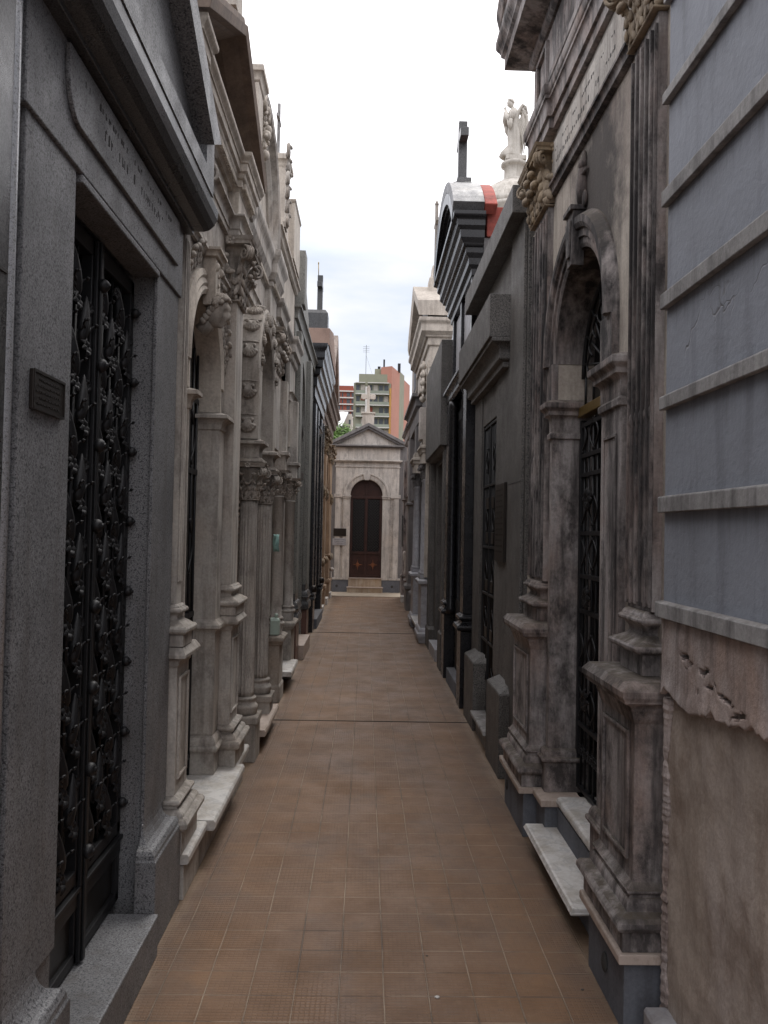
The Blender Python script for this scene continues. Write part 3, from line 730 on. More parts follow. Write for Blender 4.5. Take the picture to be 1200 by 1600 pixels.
for k, (y0, y1, af) in enumerate(((3.60, 3.93, .758), (4.93, 5.31, .738))):
    g = G(SG); g.loft(rect_path(y0, y1, af, .88), pp); ped = g.build('pedestal', 'pale', t, .002)
    g = G(SG)       # sunk arched panel frames on the die
    for (p0, p1) in ((y0 + .075, y0 + .09), (y1 - .09, y1 - .075)): g.box(af + .036, af + .0465, p0, p1, .50, .95)
    g.box(af + .036, af + .0465, y0 + .0905, y1 - .0905, .50, .515); g.box(af + .036, af + .0465, y0 + .0905, y1 - .0905, .935, .95)
    g.build('panel_frame', 'pale', ped, .003)
    if k == 0: y0, y1 = 3.60, 3.82
    g = G(SG); g.loft(rect_path(y0, y1, af, .88), pb)
    g.box(af + .062, .87, y0 + .062, y1 - .062, 1.266, 2.96); pil = g.build('pilaster', 'pale', t, .002)
    g = G(SG); nf = 3 if k == 0 else 5; wy = (y1 - y0 - .124) / nf
    for j in range(nf): g.box(af + .056, af + .0615, y0 + .062 + wy * (j + .22), y0 + .062 + wy * (j + .78), 1.36, 2.88)
    if k == 0: g.build('fluting', 'pale', pil, .002)
    g = G(SG); capital(g, (y0 + y1) / 2, (af + .062 + .87) / 2, (y1 - y0) / 2 - .062, (.87 - af - .062) / 2, 2.962, 3.335)
    g.build('capital', 'pale_b', pil)
for y0, y1 in ((4.015, 4.10), (4.775, 4.925)):
    pass
g = G(SG)      # jamb piers beside the door, with impost
for y0, y1 in ((3.935, 3.955), (4.775, 4.928)):
    g.loft([(y0, .98), (y0, .845), (y1, .845), (y1, .98)], prof((.012, .203), (.012, .33, 'l'), (.02, .37, 'torus'), (-.004, .42, 'cavetto'), (0, .43, 'l'), (0, 1.0, 'l'), (.03, 1.03, 'cavetto'), (.03, 1.05, 'l'), (.003, 1.075, 'l'), (0, 1.08, 'l'), (0, 2.16, 'l'), (.008, 2.165, 'l'), (.010, 2.18, 'l'), (.05, 2.225, 'cavetto'), (.05, 2.245, 'l'), (.0, 2.262, 'l')))
g.build('door_jamb', 'pale', t, .002, split=True)
g = G(SG); g.box(.985, 1.0, 3.94, 4.78, .204, 2.82); dd = g.build('iron_door', 'pane', t)
g = G(SG)
for k in range(8): g.tube([(.972, 3.97 + k * .11, .21), (.972, 3.97 + k * .11, 2.6)], .008, 6)
for z in (.3, 1.1, 1.9, 2.3): g.box(.966, .980, 3.95, 4.77, z, z + .03)
for z in (.7, 1.5, 2.1):
    for k in range(4): scroll_s(g, .965, 4.04 + k * .2, z, .3, .06, .007, 1 if k % 2 else -1)
g.build('scroll_grille', 'iron', dd)
g = G(SG); g.ring_arc(4.36, 2.40, [(.415, .98), (.415, .845), (.44, .835), (.455, .845), (.47, .838), (.495, .85), (.51, .842), (.54, .85), (.54, .866)], .84)
for s_, yy in ((1, 4.015), (1, 4.785)): pass
g.box(.846, .98, 3.92, 3.945, 2.264, 2.40); g.box(.846, .98, 4.775, 4.80, 2.264, 2.40)
g.build('archivolt', 'pale_c', t)
g = G(SG); rnd = random.Random(11)     # leaf carving in the spandrels
for s_ in (-1, 1):
    for k in range(9):
        ang = R(18 + k * 7.0); rr = .60 + .03 * rnd.random(); yy = 4.36 + s_ * rr * math.cos(ang); zz = 2.38 + rr * math.sin(ang)
        if yy > 4.97 or yy < 3.78: continue
        g.leaf((.868, yy, zz - .03), (0, s_ * .5, .8), (-1, 0, .1), .075, .11, .06, 3, 4, 6)
        g.ell((.862, yy + s_ * .03, zz + .04), (.014, .02, .02), 7, 5)
g.build('spandrel_carving', 'pale_b', t, split=True)
g = G(SG); g.prism_yz([(4.305, 2.76), (4.415, 2.76), (4.435, 3.0), (4.285, 3.0)], .80, .867)
for yy in (4.305, 4.415): g.ell((.80, yy, 2.955), (.02, .018, .025), 8, 6)
for k in range(3): g.ell((.798, 4.36, 2.87 + k * .05), (.008, .012, .012), 7, 5)
g.loft(rect_path(4.28, 4.44, .80, .867), prof((0, 3.001), (.012, 3.003, 'l'), (.03, 3.03, 'cavetto'), (.03, 3.045, 'l'), (.0, 3.055, 'l')))
ks = g.build('keystone', 'pale_c', t, .002)
g = G(SG); stone_head(g, (.80, 4.36, 2.735), (-1, -.25, -.35), .17); g.build('carved_head', 'pale_b', ks)
g = G(SG)
for y0, y1 in ((3.78, 4.278), (4.442, 4.975)): g.loft([(y0, .866), (y0 + .0001, .862), (y1, .862), (y1 + .0001, .866)], prof((0, 3.0), (.012, 3.004, 'l'), (.03, 3.03, 'cavetto'), (.03, 3.045, 'l'), (0, 3.05, 'l')))
g.build('string_moulding', 'pale', t)
path = [(3.60, 1.1), (3.60, .81), (3.74, .81), (3.74, .85), (4.91, .85), (4.91, .79), (5.335, .79), (5.335, 1.1)]
g = G(SG); g.loft(path, prof((0, 3.337), (.006, 3.337, 'l'), (.006, 3.37, 'l'), (.014, 3.372, 'l'), (.014, 3.41, 'l'), (.045, 3.44, 'cavetto'), (.045, 3.452, 'l'), (0, 3.46, 'l')))
g.build('architrave', 'pale', t, .0015)
g = G(SG); g.loft(path, prof((0, 3.461), (0, 3.60, 'l'))); g.build('frieze', 'pale_c', t)
pc = [(3.60, 1.1), (3.60, .80), (3.70, .80), (3.70, .832), (4.91, .832), (4.91, .79), (5.335, .79), (5.335, 1.1)]
g = G(SG); g.loft(pc, prof((.002, 3.601), (.02, 3.62, 'cavetto'), (.02, 3.66, 'l'), (.03, 3.665, 'l'), (.04, 3.69, 'ovolo'), (.055, 3.70, 'l'), (.055, 3.745, 'l'), (.062, 3.747, 'l'), (.085, 3.79, 'cyma'), (.085, 3.802, 'l'), (.03, 3.82, 'l')))
g.build('cornice', 'pale_c', t, .0015)
g = G(SG)       # dentil / bead course
y = 3.76
while y < 4.88: g.box(.795, .811, y, y + .018, 3.622, 3.657); y += .030
y = 4.93
while y < 5.33: g.box(.753, .769, y, y + .018, 3.622, 3.657); y += .030
g.build('dentils', 'pale_c', t)
g = G(SG)       # pediment: tympanum and deep raking cornice
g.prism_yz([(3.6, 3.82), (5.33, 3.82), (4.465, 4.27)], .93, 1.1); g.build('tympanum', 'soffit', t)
g = G(SG); rk = [(.70, .0), (.69, .055), (.71, .06), (.71, .10), (1.1, .10), (1.1, -.01), (.93, -.01), (.84, -.03), (.77, -.01), (.75, 0)]
def rake(g, y0, z0, y1, z1, sec, oy=0.0):
    """sweep section (a, up) from eave (y0,z0) to apex (y1,z1), cut vertical at both ends"""
    m = len(sec); A_ = [g.V(a, y0, z0 + h) for a, h in sec]; B_ = [g.V(a, y1, z1 + h) for a, h in sec]
    g.F(*A_); g.F(*B_[::-1])
    for k in range(m): g.F(A_[k], A_[(k + 1) % m], B_[(k + 1) % m], B_[k])
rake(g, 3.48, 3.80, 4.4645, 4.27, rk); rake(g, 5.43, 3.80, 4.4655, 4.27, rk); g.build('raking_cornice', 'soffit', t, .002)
g = G(SG); g.box(.74, .92, 4.36, 4.57, 4.375, 4.62); g.loft(rect_path(4.36, 4.57, .74, .92), prof((0, 4.621), (.03, 4.64, 'l'), (.03, 4.66, 'l'))); g.build('apex_block', 'pale_c', t, .003)

# ---- L3 mausoleum with coupled fluted columns and leaf-carved arch
t = tomb('fluted_column_mausoleum', 'stone tomb at left with tall fluted columns carrying an arch carved with leaf rosettes', 6.3)
g = G(SG); wall_arch(g, 5.37, 7.52, 0, 3.9, .90, 1.13, 5.64, 6.62, .2, 2.6); g.box(1.132, 2.7, 5.37, 7.5, 0, 4.2); g.build('wall', 'pale', t, .003)
g = G(SG); g.prism_az([(.70, .10), (.69, .11), (.69, .135), (.70, .15), (1.13, .15), (1.13, .10)], 6.06, 6.98); g.build('marble_step', 'marble_pink', t, .003, split=True)
for yc_, ac_, zb in ((5.88, .825, .36), (6.72, .825, .34)):
    g = G(SG); g.loft(rect_path(yc_ - .125, yc_ + .125, ac_ - .098, .95), prof((0, 0), (0, zb - .10, 'l'), (.012, zb - .098, 'l'), (.012, zb - .055, 'l'), (-.01, zb - .05, 'l'))); g.build('pedestal', 'pale_b', t, .003)
    g = G(SG); zt = 1.80
    g.lathe(ac_, yc_, [(.09, zb - .049), (.09, zb - .02), (.094, zb - .01), (.096, zb), (.094, zb + .012), (.086, zb + .02), (.078, zb + .03), (.074, zb + .045), (.080, zb + .05), (.084, zb + .06), (.080, zb + .07), (.070, zb + .075)], 28)
    zz = [zb + .076, zb + .11] + [zb + .11 + (zt - zb - .15) * k / 6 for k in range(1, 7)] + [zt]
    g.lathe(ac_, yc_, [(.066 - .006 * (z - zb) / 1.5, z) for z in zz], 96, 16, .009, (zb + .1, zt - .02)); col = g.build('column', 'pale', t)
    g = G(SG); capital(g, yc_, ac_, .06, .06, zt + .001, zt + .26, True); g.build('capital', 'pale_b', col)
    g = G(SG)   # entablature block and impost under the arch
    g.loft(rect_path(yc_ - .09, yc_ + .09, ac_ - .075, .95), prof((.0, zt + .262), (.03, zt + .266, 'l'), (.03, zt + .285, 'l'), (.0, zt + .30, 'l'), (0, 2.145, 'l'), (.04, 2.19, 'cavetto'), (.04, 2.21, 'l'), (0, 2.225, 'l')))
    g.build('impost_block', 'pale_b', t, .002)
cy, cz, ri, ro = 6.30, 2.72, .37, .53
g = G(SG); g.ring_arc(cy, cz, [(ri, .90), (ri, .765), (ri + .02, .755), (ro - .02, .755), (ro, .765), (ro, .905)], .75)
for y0, y1 in ((cy - ro, cy - ri), (cy + ri, cy + ro)): g.box(.757, .90, y0, y1, 2.226, cz)
arch3 = g.build('archivolt', 'pale_b', t)
def shell_leaf(g, c, out, along, s):
    """ribbed scallop-like acanthus clump"""
    O = Vector(out).normalized(); A = Vector(along).normalized(); S = O.cross(A).normalized(); c = Vector(c)
    for k in range(-3, 4):
        an = k * .42; d = A * -math.cos(an) + S * math.sin(an)
        g.ell(c + d * s * .30 + O * s * .05, (s * .13,) * 3, 7, 5)
        g.tube([c + A * s * .28 + S * (math.sin(an) * s * .12) + O * .01, c + d * s * .12 + O * s * .15, c + d * s * .40 + O * s * .07], [s * .05, s * .11, s * .07], 6)
    for s_ in (-1, 1): g.ell(c + A * s * .20 + S * s_ * s * .2 + O * s * .09, (s * .10,) * 3, 8, 6)
    g.tube([c + A * s * .42 - S * s * .42, c + A * s * .46, c + A * s * .42 + S * s * .42], s * .045, 6)
g = G(SG)
for k in range(2): shell_leaf(g, (.83, cy - ro, 2.33 + k * .235), (0, -1, 0), (0, 0, 1), .145)
for k in range(4):
    th = R(14 + k * 23); o = Vector((0, -math.cos(th), math.sin(th)))
    shell_leaf(g, Vector((.83, cy, cz)) + o * ro, o, (0, math.sin(th), math.cos(th)), .145)
for k in range(9):      # front face leaves
    th = R(10 + k * 20); o = Vector((0, -math.cos(th), math.sin(th)))
    shell_leaf(g, Vector((.755, cy, cz)) + o * (ri + ro) / 2, (-1, 0, 0), (0, math.sin(th), math.cos(th)), .11)
g.build('leaf_rosette', 'pale_b', arch3, split=True)
g = G(SG); g.box(.985, 1.0, 5.65, 6.61, .2, 3.05); ld = g.build('louvred_door', 'ironpanel', t)
g = G(SG)
for k in range(52): g.prism_az([(.962, .22 + k * .045), (.984, .255 + k * .045), (.984, .22 + k * .045)], 5.66, 6.6)
g.build('louvre_slats', 'soffit', ld)
path = [(5.375, 1.1), (5.375, .84), (5.60, .84), (5.60, .885), (6.96, .885), (6.96, .835), (7.42, .835), (7.42, 1.1)]
g = G(SG); g.loft(path, prof((0, 3.30), (.01, 3.30, 'l'), (.01, 3.34, 'l'), (.03, 3.37, 'cavetto'), (.03, 3.385, 'l'), (0, 3.39, 'l'), (0, 3.62, 'l'))); g.build('architrave', 'pale', t, .0015)
g = G(SG)
g.box(.79, .90, 6.99, 7.47, 2.3, 3.298); g.build('pilaster', 'pale', t, .003)
g = G(SG); capital(g, 7.23, .86, .2, .06, 2.95, 3.297); g.build('capital', 'pale_b', t)
g = G(SG); g.loft(path, prof((.002, 3.621), (.02, 3.64, 'cavetto'), (.02, 3.68, 'l'), (.04, 3.70, 'ovolo'), (.06, 3.74, 'l'), (.06, 3.80, 'l'), (.09, 3.90, 'cyma'), (.09, 3.925, 'l'), (.02, 3.94, 'l'))); g.build('cornice', 'pale', t, .0015)
g = G(SG); y = 5.62
while y < 6.93: g.box(.846, .863, y, y + .02, 3.642, 3.675); y += .034
y = 7.0
while y < 7.40: g.box(.797, .813, y, y + .02, 3.642, 3.675); y += .034
g.build('dentils', 'pale_c', t)
g = G(SG)      # segmental gable with carved crest
cy3 = 6.36; N = 20
pts = [(cy3 - .80, 3.941)] + [(cy3 - .80 * math.cos(math.pi * k / N), 3.98 + .80 * math.sin(math.pi * k / N)) for k in range(N + 1)] + [(cy3 + .80, 3.941)]
g.prism_yz(pts, .90, 1.1); g.build('gable', 'pale_c', t)
g = G(SG); pr2 = [(.83, .96), (.83, .88), (.86, .85), (.89, .85), (.92, .80), (.95, .79), (.95, 1.1), (.83, 1.1)]
g.ring_arc(cy3, 3.98, [(r * 1.0 - .07, a) for r, a in pr2], .7, R(2), R(178)); g.build('curved_cornice', 'pale', t, .001)
g = G(SG)
for k in range(6): g.ell((.775 + .02 * math.sin(k * 1.9), 5.90 + .03 * math.sin(k * 2.6), 4.27 + k * .065), (.038, .045, .036), 9, 7)
for s_ in (-1, 1):
    for k in range(4): g.leaf((.79, 5.90, 4.24 + k * .08), (0, s_ * .7, .7), (-1, -.3, 0), .07, .10, .05)
    g.volute((.765, 5.90 + s_ * .07, 4.60), (0, s_), 1, .05, .016)
g.prism_yz([(5.78, 4.18), (6.02, 4.18), (5.97, 4.62), (5.83, 4.62)], .80, .90)
g.build('carved_crest', 'pale_c', t)
for y_, a_, z_ in ((5.60, .66, 4.1),):
    g = G(SG); g.box(.76, .95, 5.42, 5.66, 3.95, 4.54); g.loft(rect_path(5.42, 5.66, .76, .95), prof((0, 4.541), (.01, 4.55, 'l'), (.035, 4.60, 'cavetto'), (.035, 4.64, 'l'), (0, 4.65, 'l'))); g.build('acroterion_block', 'pale_c', t, .003, split=True)

# ---- L4 arched tomb with slender columns, attic pedestal and thin cross
t = tomb('slender_column_mausoleum', 'pale stone tomb at left with slender smooth columns and thin cross on attic', 8.5)
g = G(SG); wall_arch(g, 7.53, 9.62, 0, 3.9, .90, 1.13, 8.1, 9.0, .2, 2.5); g.box(1.132, 2.7, 7.53, 9.6, 0, 4.2); g.build('wall', 'pale', t, .003)
g = G(SG)
g.ring_arc(8.55, 2.5, [(.45, 1.1), (.45, .85), (.47, .84), (.50, .85), (.52, .84), (.56, .85), (.56, .90)], .8); g.build('archivolt', 'pale_c', t)
for yc_, y0, y1 in ((7.92, 7.74, 8.10), (9.15, 8.97, 9.40)):
    g = G(SG); g.loft(rect_path(y0, y1, .765, .95), prof((0, 0), (0, .14, 'l'), (-.01, .16, 'l'), (-.01, .52, 'l'), (.01, .535, 'cavetto'), (.03, .58, 'cyma'), (.03, .60, 'l'), (0, .615, 'l'))); g.build('pedestal', 'pale_b', t, .003)
    g = G(SG); g.box(.775, .89, yc_ - .08, yc_ + .08, .616, .70)
    g.lathe(.835, yc_, [(.085, .70), (.088, .715), (.085, .73), (.07, .735), (.065, .75), (.072, .755), (.075, .765), (.07, .775), (.056, .78), (.055, .9), (.053, 1.9), (.06, 1.905), (.06, 1.92), (.05, 1.925)], 24); col = g.build('column', 'pale', t)
    g = G(SG); capital(g, yc_, .835, .05, .05, 1.926, 2.16, True); g.build('capital', 'pale_b', col)
    g = G(SG); g.loft(rect_path(yc_ - .08, yc_ + .08, .765, .95), prof((.0, 2.162), (.0, 2.26, 'l'), (.03, 2.30, 'cavetto'), (.03, 2.33, 'l'), (0, 2.34, 'l'), (0, 3.0, 'l'))); g.build('impost_block', 'pale', t, .002)
g = G(SG); g.prism_az([(.71, .15), (.70, .16), (.70, .185), (.71, .20), (1.13, .20), (1.13, .15)], 8.25, 9.05); g.build('marble_step', 'marble', t, .003, split=True)
g = G(SG); g.box(.985, 1.0, 8.11, 8.99, .2, 2.9)
for k in range(5): g.tube([(.97, 8.2 + k * .17, .2), (.97, 8.2 + k * .17, 2.85)], .012, 6)
g.build('door', 'iron', t)
path = [(7.54, 1.1), (7.54, .86), (8.02, .86), (8.02, .90), (9.0, .90), (9.0, .85), (9.60, .85), (9.60, 1.1)]
g = G(SG); g.loft(path, prof((0, 3.0), (.01, 3.0, 'l'), (.01, 3.05, 'l'), (.04, 3.09, 'cavetto'), (0, 3.10, 'l'), (0, 3.42, 'l'), (.02, 3.44, 'l'), (.03, 3.50, 'ovolo'), (.06, 3.52, 'l'), (.06, 3.59, 'l'), (.09, 3.66, 'cyma'), (.09, 3.68, 'l'), (0, 3.70, 'l'))); g.build('entablature', 'pale', t, .0015)
g = G(SG); y = 8.04
while y < 8.97: g.box(.858, .869, y, y + .022, 3.45, 3.485); y += .038
g.build('dentils', 'pale_c', t)
g = G(SG); g.box(.87, 1.1, 7.55, 9.58, 3.70, 4.30); g.loft(rect_path(7.56, 9.58, .86, 1.1), prof((0, 4.301), (.02, 4.32, 'l'), (.05, 4.37, 'cavetto'), (.05, 4.40, 'l'), (0, 4.42, 'l'))); g.build('attic', 'pale_c', t, .003)
g = G(SG); g.loft(rect_path(7.98, 8.34, .84, 1.1), prof((0, 4.42), (0, 5.10, 'l'), (.01, 5.12, 'l'), (.04, 5.17, 'cavetto'), (.04, 5.22, 'l'), (0, 5.24, 'l'))); pd_ = g.build('attic_pedestal', 'pale_c', t, .003)
g = G(SG); cross(g, .93, 8.10, 5.24, .54, .24, .03); g.build('cross', 'band', pd_, .003)
g = G(SG)
for k in range(6):
    z = 4.5 + k * .13; g.volute((.79, 7.76 + .03 * math.sin(k * 2), z), (0, -1 if k % 2 else 1), 1, .06, .018)
    g.leaf((.81, 7.78, z - .05), (0, .3, 1), (-1, -.4, 0), .08, .12, .06)
g.box(.80, 1.0, 7.7, 7.86, 4.42, 4.47); g.build('scroll_bracket', 'pale_b', t)
g = G(SG); g.box(.80, 1.1, 8.60, 9.30, 4.42, 5.0); g.loft(rect_path(8.6, 9.3, .80, 1.1), prof((0, 5.001), (.012, 5.02, 'l'), (.012, 5.04, 'l'))); g.build('attic_block', 'pale_c', t, .004)

# ---- L5 grey granite tomb with dark urn niche
t = tomb('urn_niche_mausoleum', 'plain grey granite tomb at left with dark urn in arched niche', 10.8)
g = G(SG); wall_arch(g, 9.64, 12.96, 0, 4.05, .86, 1.10, 10.25, 11.45, .18, 3.05, 20, .75); g.box(1.30, 2.7, 9.64, 12.96, 0, 4.2); g.build('wall', 'granite_far', t, .005)
g = G(SG); g.box(1.102, 1.29, 9.66, 12.94, 0, 4.0); g.build('niche_back', 'granite_dk', t)
g = G(SG)
for y0, y1 in ((9.80, 10.12), (11.55, 11.9)): g.box(.80, .859, y0, y1, .85, 3.95)
g.build('pilaster', 'granite_far', t, .005)
g = G(SG)
for y0, y1 in ((9.78, 10.22), (11.5, 11.93)):
    g.loft(rect_path(y0, y1, .79, .88), prof((.0, 0), (.0, .50, 'l'))); 
g.build('base_die', 'red_gran', t, .004, split=True)
g = G(SG)
for y0, y1 in ((9.76, 10.24), (11.48, 11.95)): g.loft(rect_path(y0, y1, .78, .88), prof((0, .501), (.02, .52, 'l'), (.02, .57, 'l'), (-.01, .62, 'cavetto'), (-.01, .66, 'l'), (.01, .69, 'torus'), (-.03, .76, 'cavetto'), (-.03, .85, 'l')))
g.build('base_moulding', 'granite_dk', t, .003, split=True)
g = G(SG); g.box(.73, 1.10, 10.3, 11.4, 0, .18); g.build('door_sill', 'marble_pink', t, .005)
g = G(SG); g.lathe(.97, 10.85, [(.04, 2.35), (.10, 2.37), (.05, 2.45), (.04, 2.5), (.10, 2.66), (.14, 2.85), (.12, 3.0), (.07, 3.10), (.09, 3.14), (.08, 3.18), (.03, 3.28), (.04, 3.34), (.01, 3.40)], 24); g.box(.84, 1.10, 10.6, 11.1, 2.26, 2.349); g.build('urn', 'bronze', t)
g = G(SG); g.box(1.05, 1.10, 10.27, 11.43, .18, 2.25); g.build('door', 'iron', t)
path = [(9.65, 1.1), (9.65, .86), (12.96, .86), (12.96, 1.1)]
g = G(SG); g.loft(path, prof((0, 4.051), (.03, 4.06, 'l'), (.03, 4.11, 'l'), (.07, 4.18, 'cavetto'), (.07, 4.21, 'l'), (0, 4.23, 'l'))); g.build('cornice', 'granite_far', t, .003)
g = G(SG); g.prism_yz([(9.9, 4.231), (11.75, 4.231), (11.75, 4.55), (10.85, 5.0), (9.9, 4.55)], .86, 1.1)
g.box(.80, 1.1, 10.3, 11.4, 5.0, 5.02) if False else None
g.box(.765, 1.15, 9.70, 9.98, 4.24, 4.88); g.build('gable_block', 'granite_far', t, .006, split=True)

# ---- L6 black granite tomb with brown coping and cross
t = tomb('black_granite_mausoleum', 'polished black granite tomb far left, stepped cornice, pinkish coping, dark cross', 14.5)
g = G(SG); g.box(.90, 2.7, 13.02, 15.9, 0, 4.2); g.build('wall', 'black', t, .005)
g = G(SG)
for y0, y1 in ((13.05, 13.4), (13.8, 14.1), (14.8, 15.1), (15.5, 15.85)): g.box(.815, .899, y0, y1, .62, 3.6)
g.build('pilaster', 'black', t, .005, split=True)
g = G(SG)
for y0, y1 in ((13.05, 13.5), (15.35, 15.85)):
    g.loft(rect_path(y0, y1, .80, .9), prof((0, 0), (0, .50, 'l'), (.02, .52, 'torus'), (.0, .56, 'cavetto'), (.0, .61, 'torus'), (-.02, .62, 'l')))
g.build('base', 'black', t, .003, split=True)
g = G(SG); g.box(.76, .9, 13.55, 15.3, 0, .16); g.build('step', 'bluegrey', t, .005)
g = G(SG); g.loft([(13.03, 1.3), (13.03, .85), (15.88, .85), (15.88, 1.3)], prof((0, 3.70), (.02, 3.70, 'l'), (.02, 3.85, 'l'), (.05, 3.86, 'l'), (.05, 4.0, 'l'), (.09, 4.03, 'l'), (.10, 4.12, 'ovolo'), (.14, 4.14, 'l'), (.14, 4.25, 'l'), (.17, 4.28, 'l'), (.17, 4.36, 'l'), (.21, 4.46, 'cyma'), (.21, 4.50, 'l')))
g.build('cornice', 'black', t, .003)
g = G(SG); g.prism_yz([(13.03, 4.515), (15.9, 4.515), (15.9, 4.62), (14.5, 5.05), (13.03, 4.78)], .625, 1.35); g.build('coping', 'coping_br', t, .006)
g = G(SG); g.loft([(13.06, 1.1), (13.06, .66), (13.4, .66), (13.4, 1.1)], prof((0, 4.77), (0, 5.03, 'l'), (-.04, 5.09, 'l'))); pd_ = g.build('cross_pedestal', 'granite_dk', t, .004)
g = G(SG); cross(g, .80, 13.24, 5.09, .58, .34, .085); cr_ = g.build('cross', 'granite_dk', pd_, .006)
g = G(SG); g.tube([(.83, 13.24, 5.68), (.835, 13.24, 5.86)], .007, 6); g.ell((.835, 13.24, 5.87), (.010, .010, .025), 8, 6); g.build('lightning_rod', 'brass', pd_)
g = G(SG); g.box(.893, .899, 13.45, 13.75, 2.2, 3.4); g.build('glass_pane', 'pane', t)
g = G(SG); g.box(.893, .899, 14.15, 14.75, .5, 3.2); g.build('door', 'iron', t)
g = G(SG); g.loft(rect_path(14.12, 14.78, .86, .9), prof((0, 3.25), (.03, 3.27, 'l'), (.07, 3.33, 'cavetto'), (.07, 3.37, 'l'), (0, 3.38, 'l'))); g.build('door_hood', 'black', t, .003)
for y in (13.1, 15.4):
    g = G(SG); g.lathe(.80, y, [(.0, .62), (.05, .63), (.06, .68), (.05, .72), (.03, .73)], 14); g.build('vase_foot', 'bronze', t)

# ---- L7 tan tomb with brown capitals
t = tomb('tan_mausoleum', 'warm tan stone tomb at far left before the chapel, brown capitals, raking eaves', 18.6)
g = G(SG); wall_arch(g, 15.93, 20.6, 0, 4.6, .93, 1.2, 18.2, 19.3, .15, 2.6); g.box(1.202, 2.7, 15.93, 20.55, 0, 4.7); g.build('wall', 'tan', t, .004)
for k, y in enumerate((16.2, 17.6, 19.75, 20.35)):
    g = G(SG); g.loft(rect_path(y - .2, y + .2, .85, .95), prof((.02, 0), (.02, .35, 'l'), (.04, .38, 'l'), (.04, .43, 'l'), (0, .46, 'cavetto'), (0, .95, 'l'), (.035, 1.0, 'cavetto'), (.035, 1.03, 'l'), (0, 1.05, 'l'), (0, 3.2, 'l'))); pl_ = g.build('pilaster', 'tan', t, .003)
    g = G(SG); capital(g, y, .90, .19, .05, 3.205, 3.6); g.build('capital', 'ochre', pl_)
    g = G(SG); g.ell((.83, y, 2.35), (.03, .07, .14), 10, 8); g.rosette((.83, y, 2.35), (-1, 0, 0), .09); g.ell((.82, y, .98), (.05, .12, .08), 10, 8); g.build('carved_ornament', 'ochre', pl_)
path = [(15.95, 1.1), (15.95, .87), (20.58, .87), (20.58, 1.1)]
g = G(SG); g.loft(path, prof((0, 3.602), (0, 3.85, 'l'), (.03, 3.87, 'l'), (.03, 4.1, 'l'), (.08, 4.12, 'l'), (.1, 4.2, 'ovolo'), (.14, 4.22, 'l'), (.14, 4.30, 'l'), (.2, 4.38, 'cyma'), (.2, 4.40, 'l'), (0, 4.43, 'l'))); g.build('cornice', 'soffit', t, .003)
g = G(SG); y = 16.0
while y < 20.4: g.box(.775, .839, y, y + .12, 4.02, 4.12); y += .26
g.build('modillions', 'soffit', t, .004, split=True)
g = G(SG); rk = [(.67, .0), (.65, .12), (.66, .16), (1.15, .16), (1.15, .0)]
rake(g, 15.95, 4.45, 17.45, 5.55, rk); rake(g, 19.0, 4.45, 17.451, 5.55, rk); g.build('raking_cornice', 'pink', t, .004)
g = G(SG); g.prism_yz([(16.1, 4.44), (18.9, 4.44), (17.45, 5.52)], .86, 1.1); g.build('tympanum', 'tan', t)
g = G(SG); g.ring_arc(18.75, 2.6, [(.6, 1.1), (.6, .9), (.64, .88), (.74, .9), (.74, .93)], .9); g.build('archivolt', 'tan', t)
g = G(SG); g.box(1.08, 1.12, 18.22, 19.38, .15, 3.15); g.build('door', 'iron', t)
for y in (16.1, 17.9, 19.6):
    g = G(SG); g.box(.79, .92, y, y + .55, 0, .12 + .02 * (y > 17)); g.build('marble_block', 'marble', t, .004, split=True)
g = G(SG); g.box(.80, .849, 20.2, 20.5, .46, .60); g.ell((.80, 20.35, .66), (.05, .12, .05), 10, 7); g.build('plaster_fragment', 'plaster_white', t, .006)

# ---- crumbs of stone lying on the tiles
for k, (u, v, s_, mt, lb) in enumerate(((683, 1559, .008, 'marble', 'tiny pale stone chip on the tiles near the bottom middle'), (667, 1494, .004, 'engrave', 'tiny dark pebble on the tiles left of the pale doorstep corner'), (910, 1547, .005, 'engrave', 'tiny dark pebble on the tiles near the grey right base'))):
    d_ = _ru(u, v); w_ = Vector((rt.dot(d_), fw.dot(d_), up.dot(d_))); k_ = -1.6 / w_.z
    g = G(1); g.ell((w_.x * k_, w_.y * k_, s_ * .35), (s_ * 1.3, s_, s_ * .45), 7, 5); tag(g.build('pebble', mt), lb, 'pebble')

# ---- jerrycan and cloth on the left
def jerrycan():
    g = G(SG); P = prof((-.012, 0), (0, .012, 'l'), (0, .17, 'l'), (-.012, .19, 'l'), (-.03, .20, 'l'))
    Y0, A0 = 7.76, .785
    g.loft([(Y0, A0 + .08), (Y0, A0), (Y0 + .11, A0), (Y0 + .11, A0 + .08)], [(o * .8, z * .8 + .616) for o, z in P])
    g.lathe(A0 + .03, Y0 + .035, [(.014, .765), (.014, .79), (.017, .791), (.017, .812), (.012, .816)], 14)
    g.tube([(A0 + .04, Y0 + .055, .765), (A0 + .04, Y0 + .06, .795), (A0 + .04, Y0 + .09, .795), (A0 + .04, Y0 + .095, .765)], .006, 8)
    o = g.build('jerrycan', 'green_pl', None, .01, 3); return tag(o, 'small pale green plastic jerrycan standing on the pedestal beside the smooth column', 'jerrycan')
jerrycan()
g = G(SG); rnd = random.Random(4); N = 12
rows = []
for j in range(9):
    z = 1.55 - j * .018; w = .006 + .028 * math.sin(math.pi * min(1, (j + 1) / 8.5)) ** .8
    rows.append([g.V(.80 + .010 * math.sin(k * 2.3 + j * .4) + .022 * math.cos(2 * math.pi * k / N), 7.50 + w * math.sin(2 * math.pi * k / N), z + .008 * math.sin(k * 1.7)) for k in range(N)])
for r0, r1 in zip(rows, rows[1:]):
    for k in range(N): g.F(r0[k], r0[(k + 1) % N], r1[(k + 1) % N], r1[k], smooth=True)
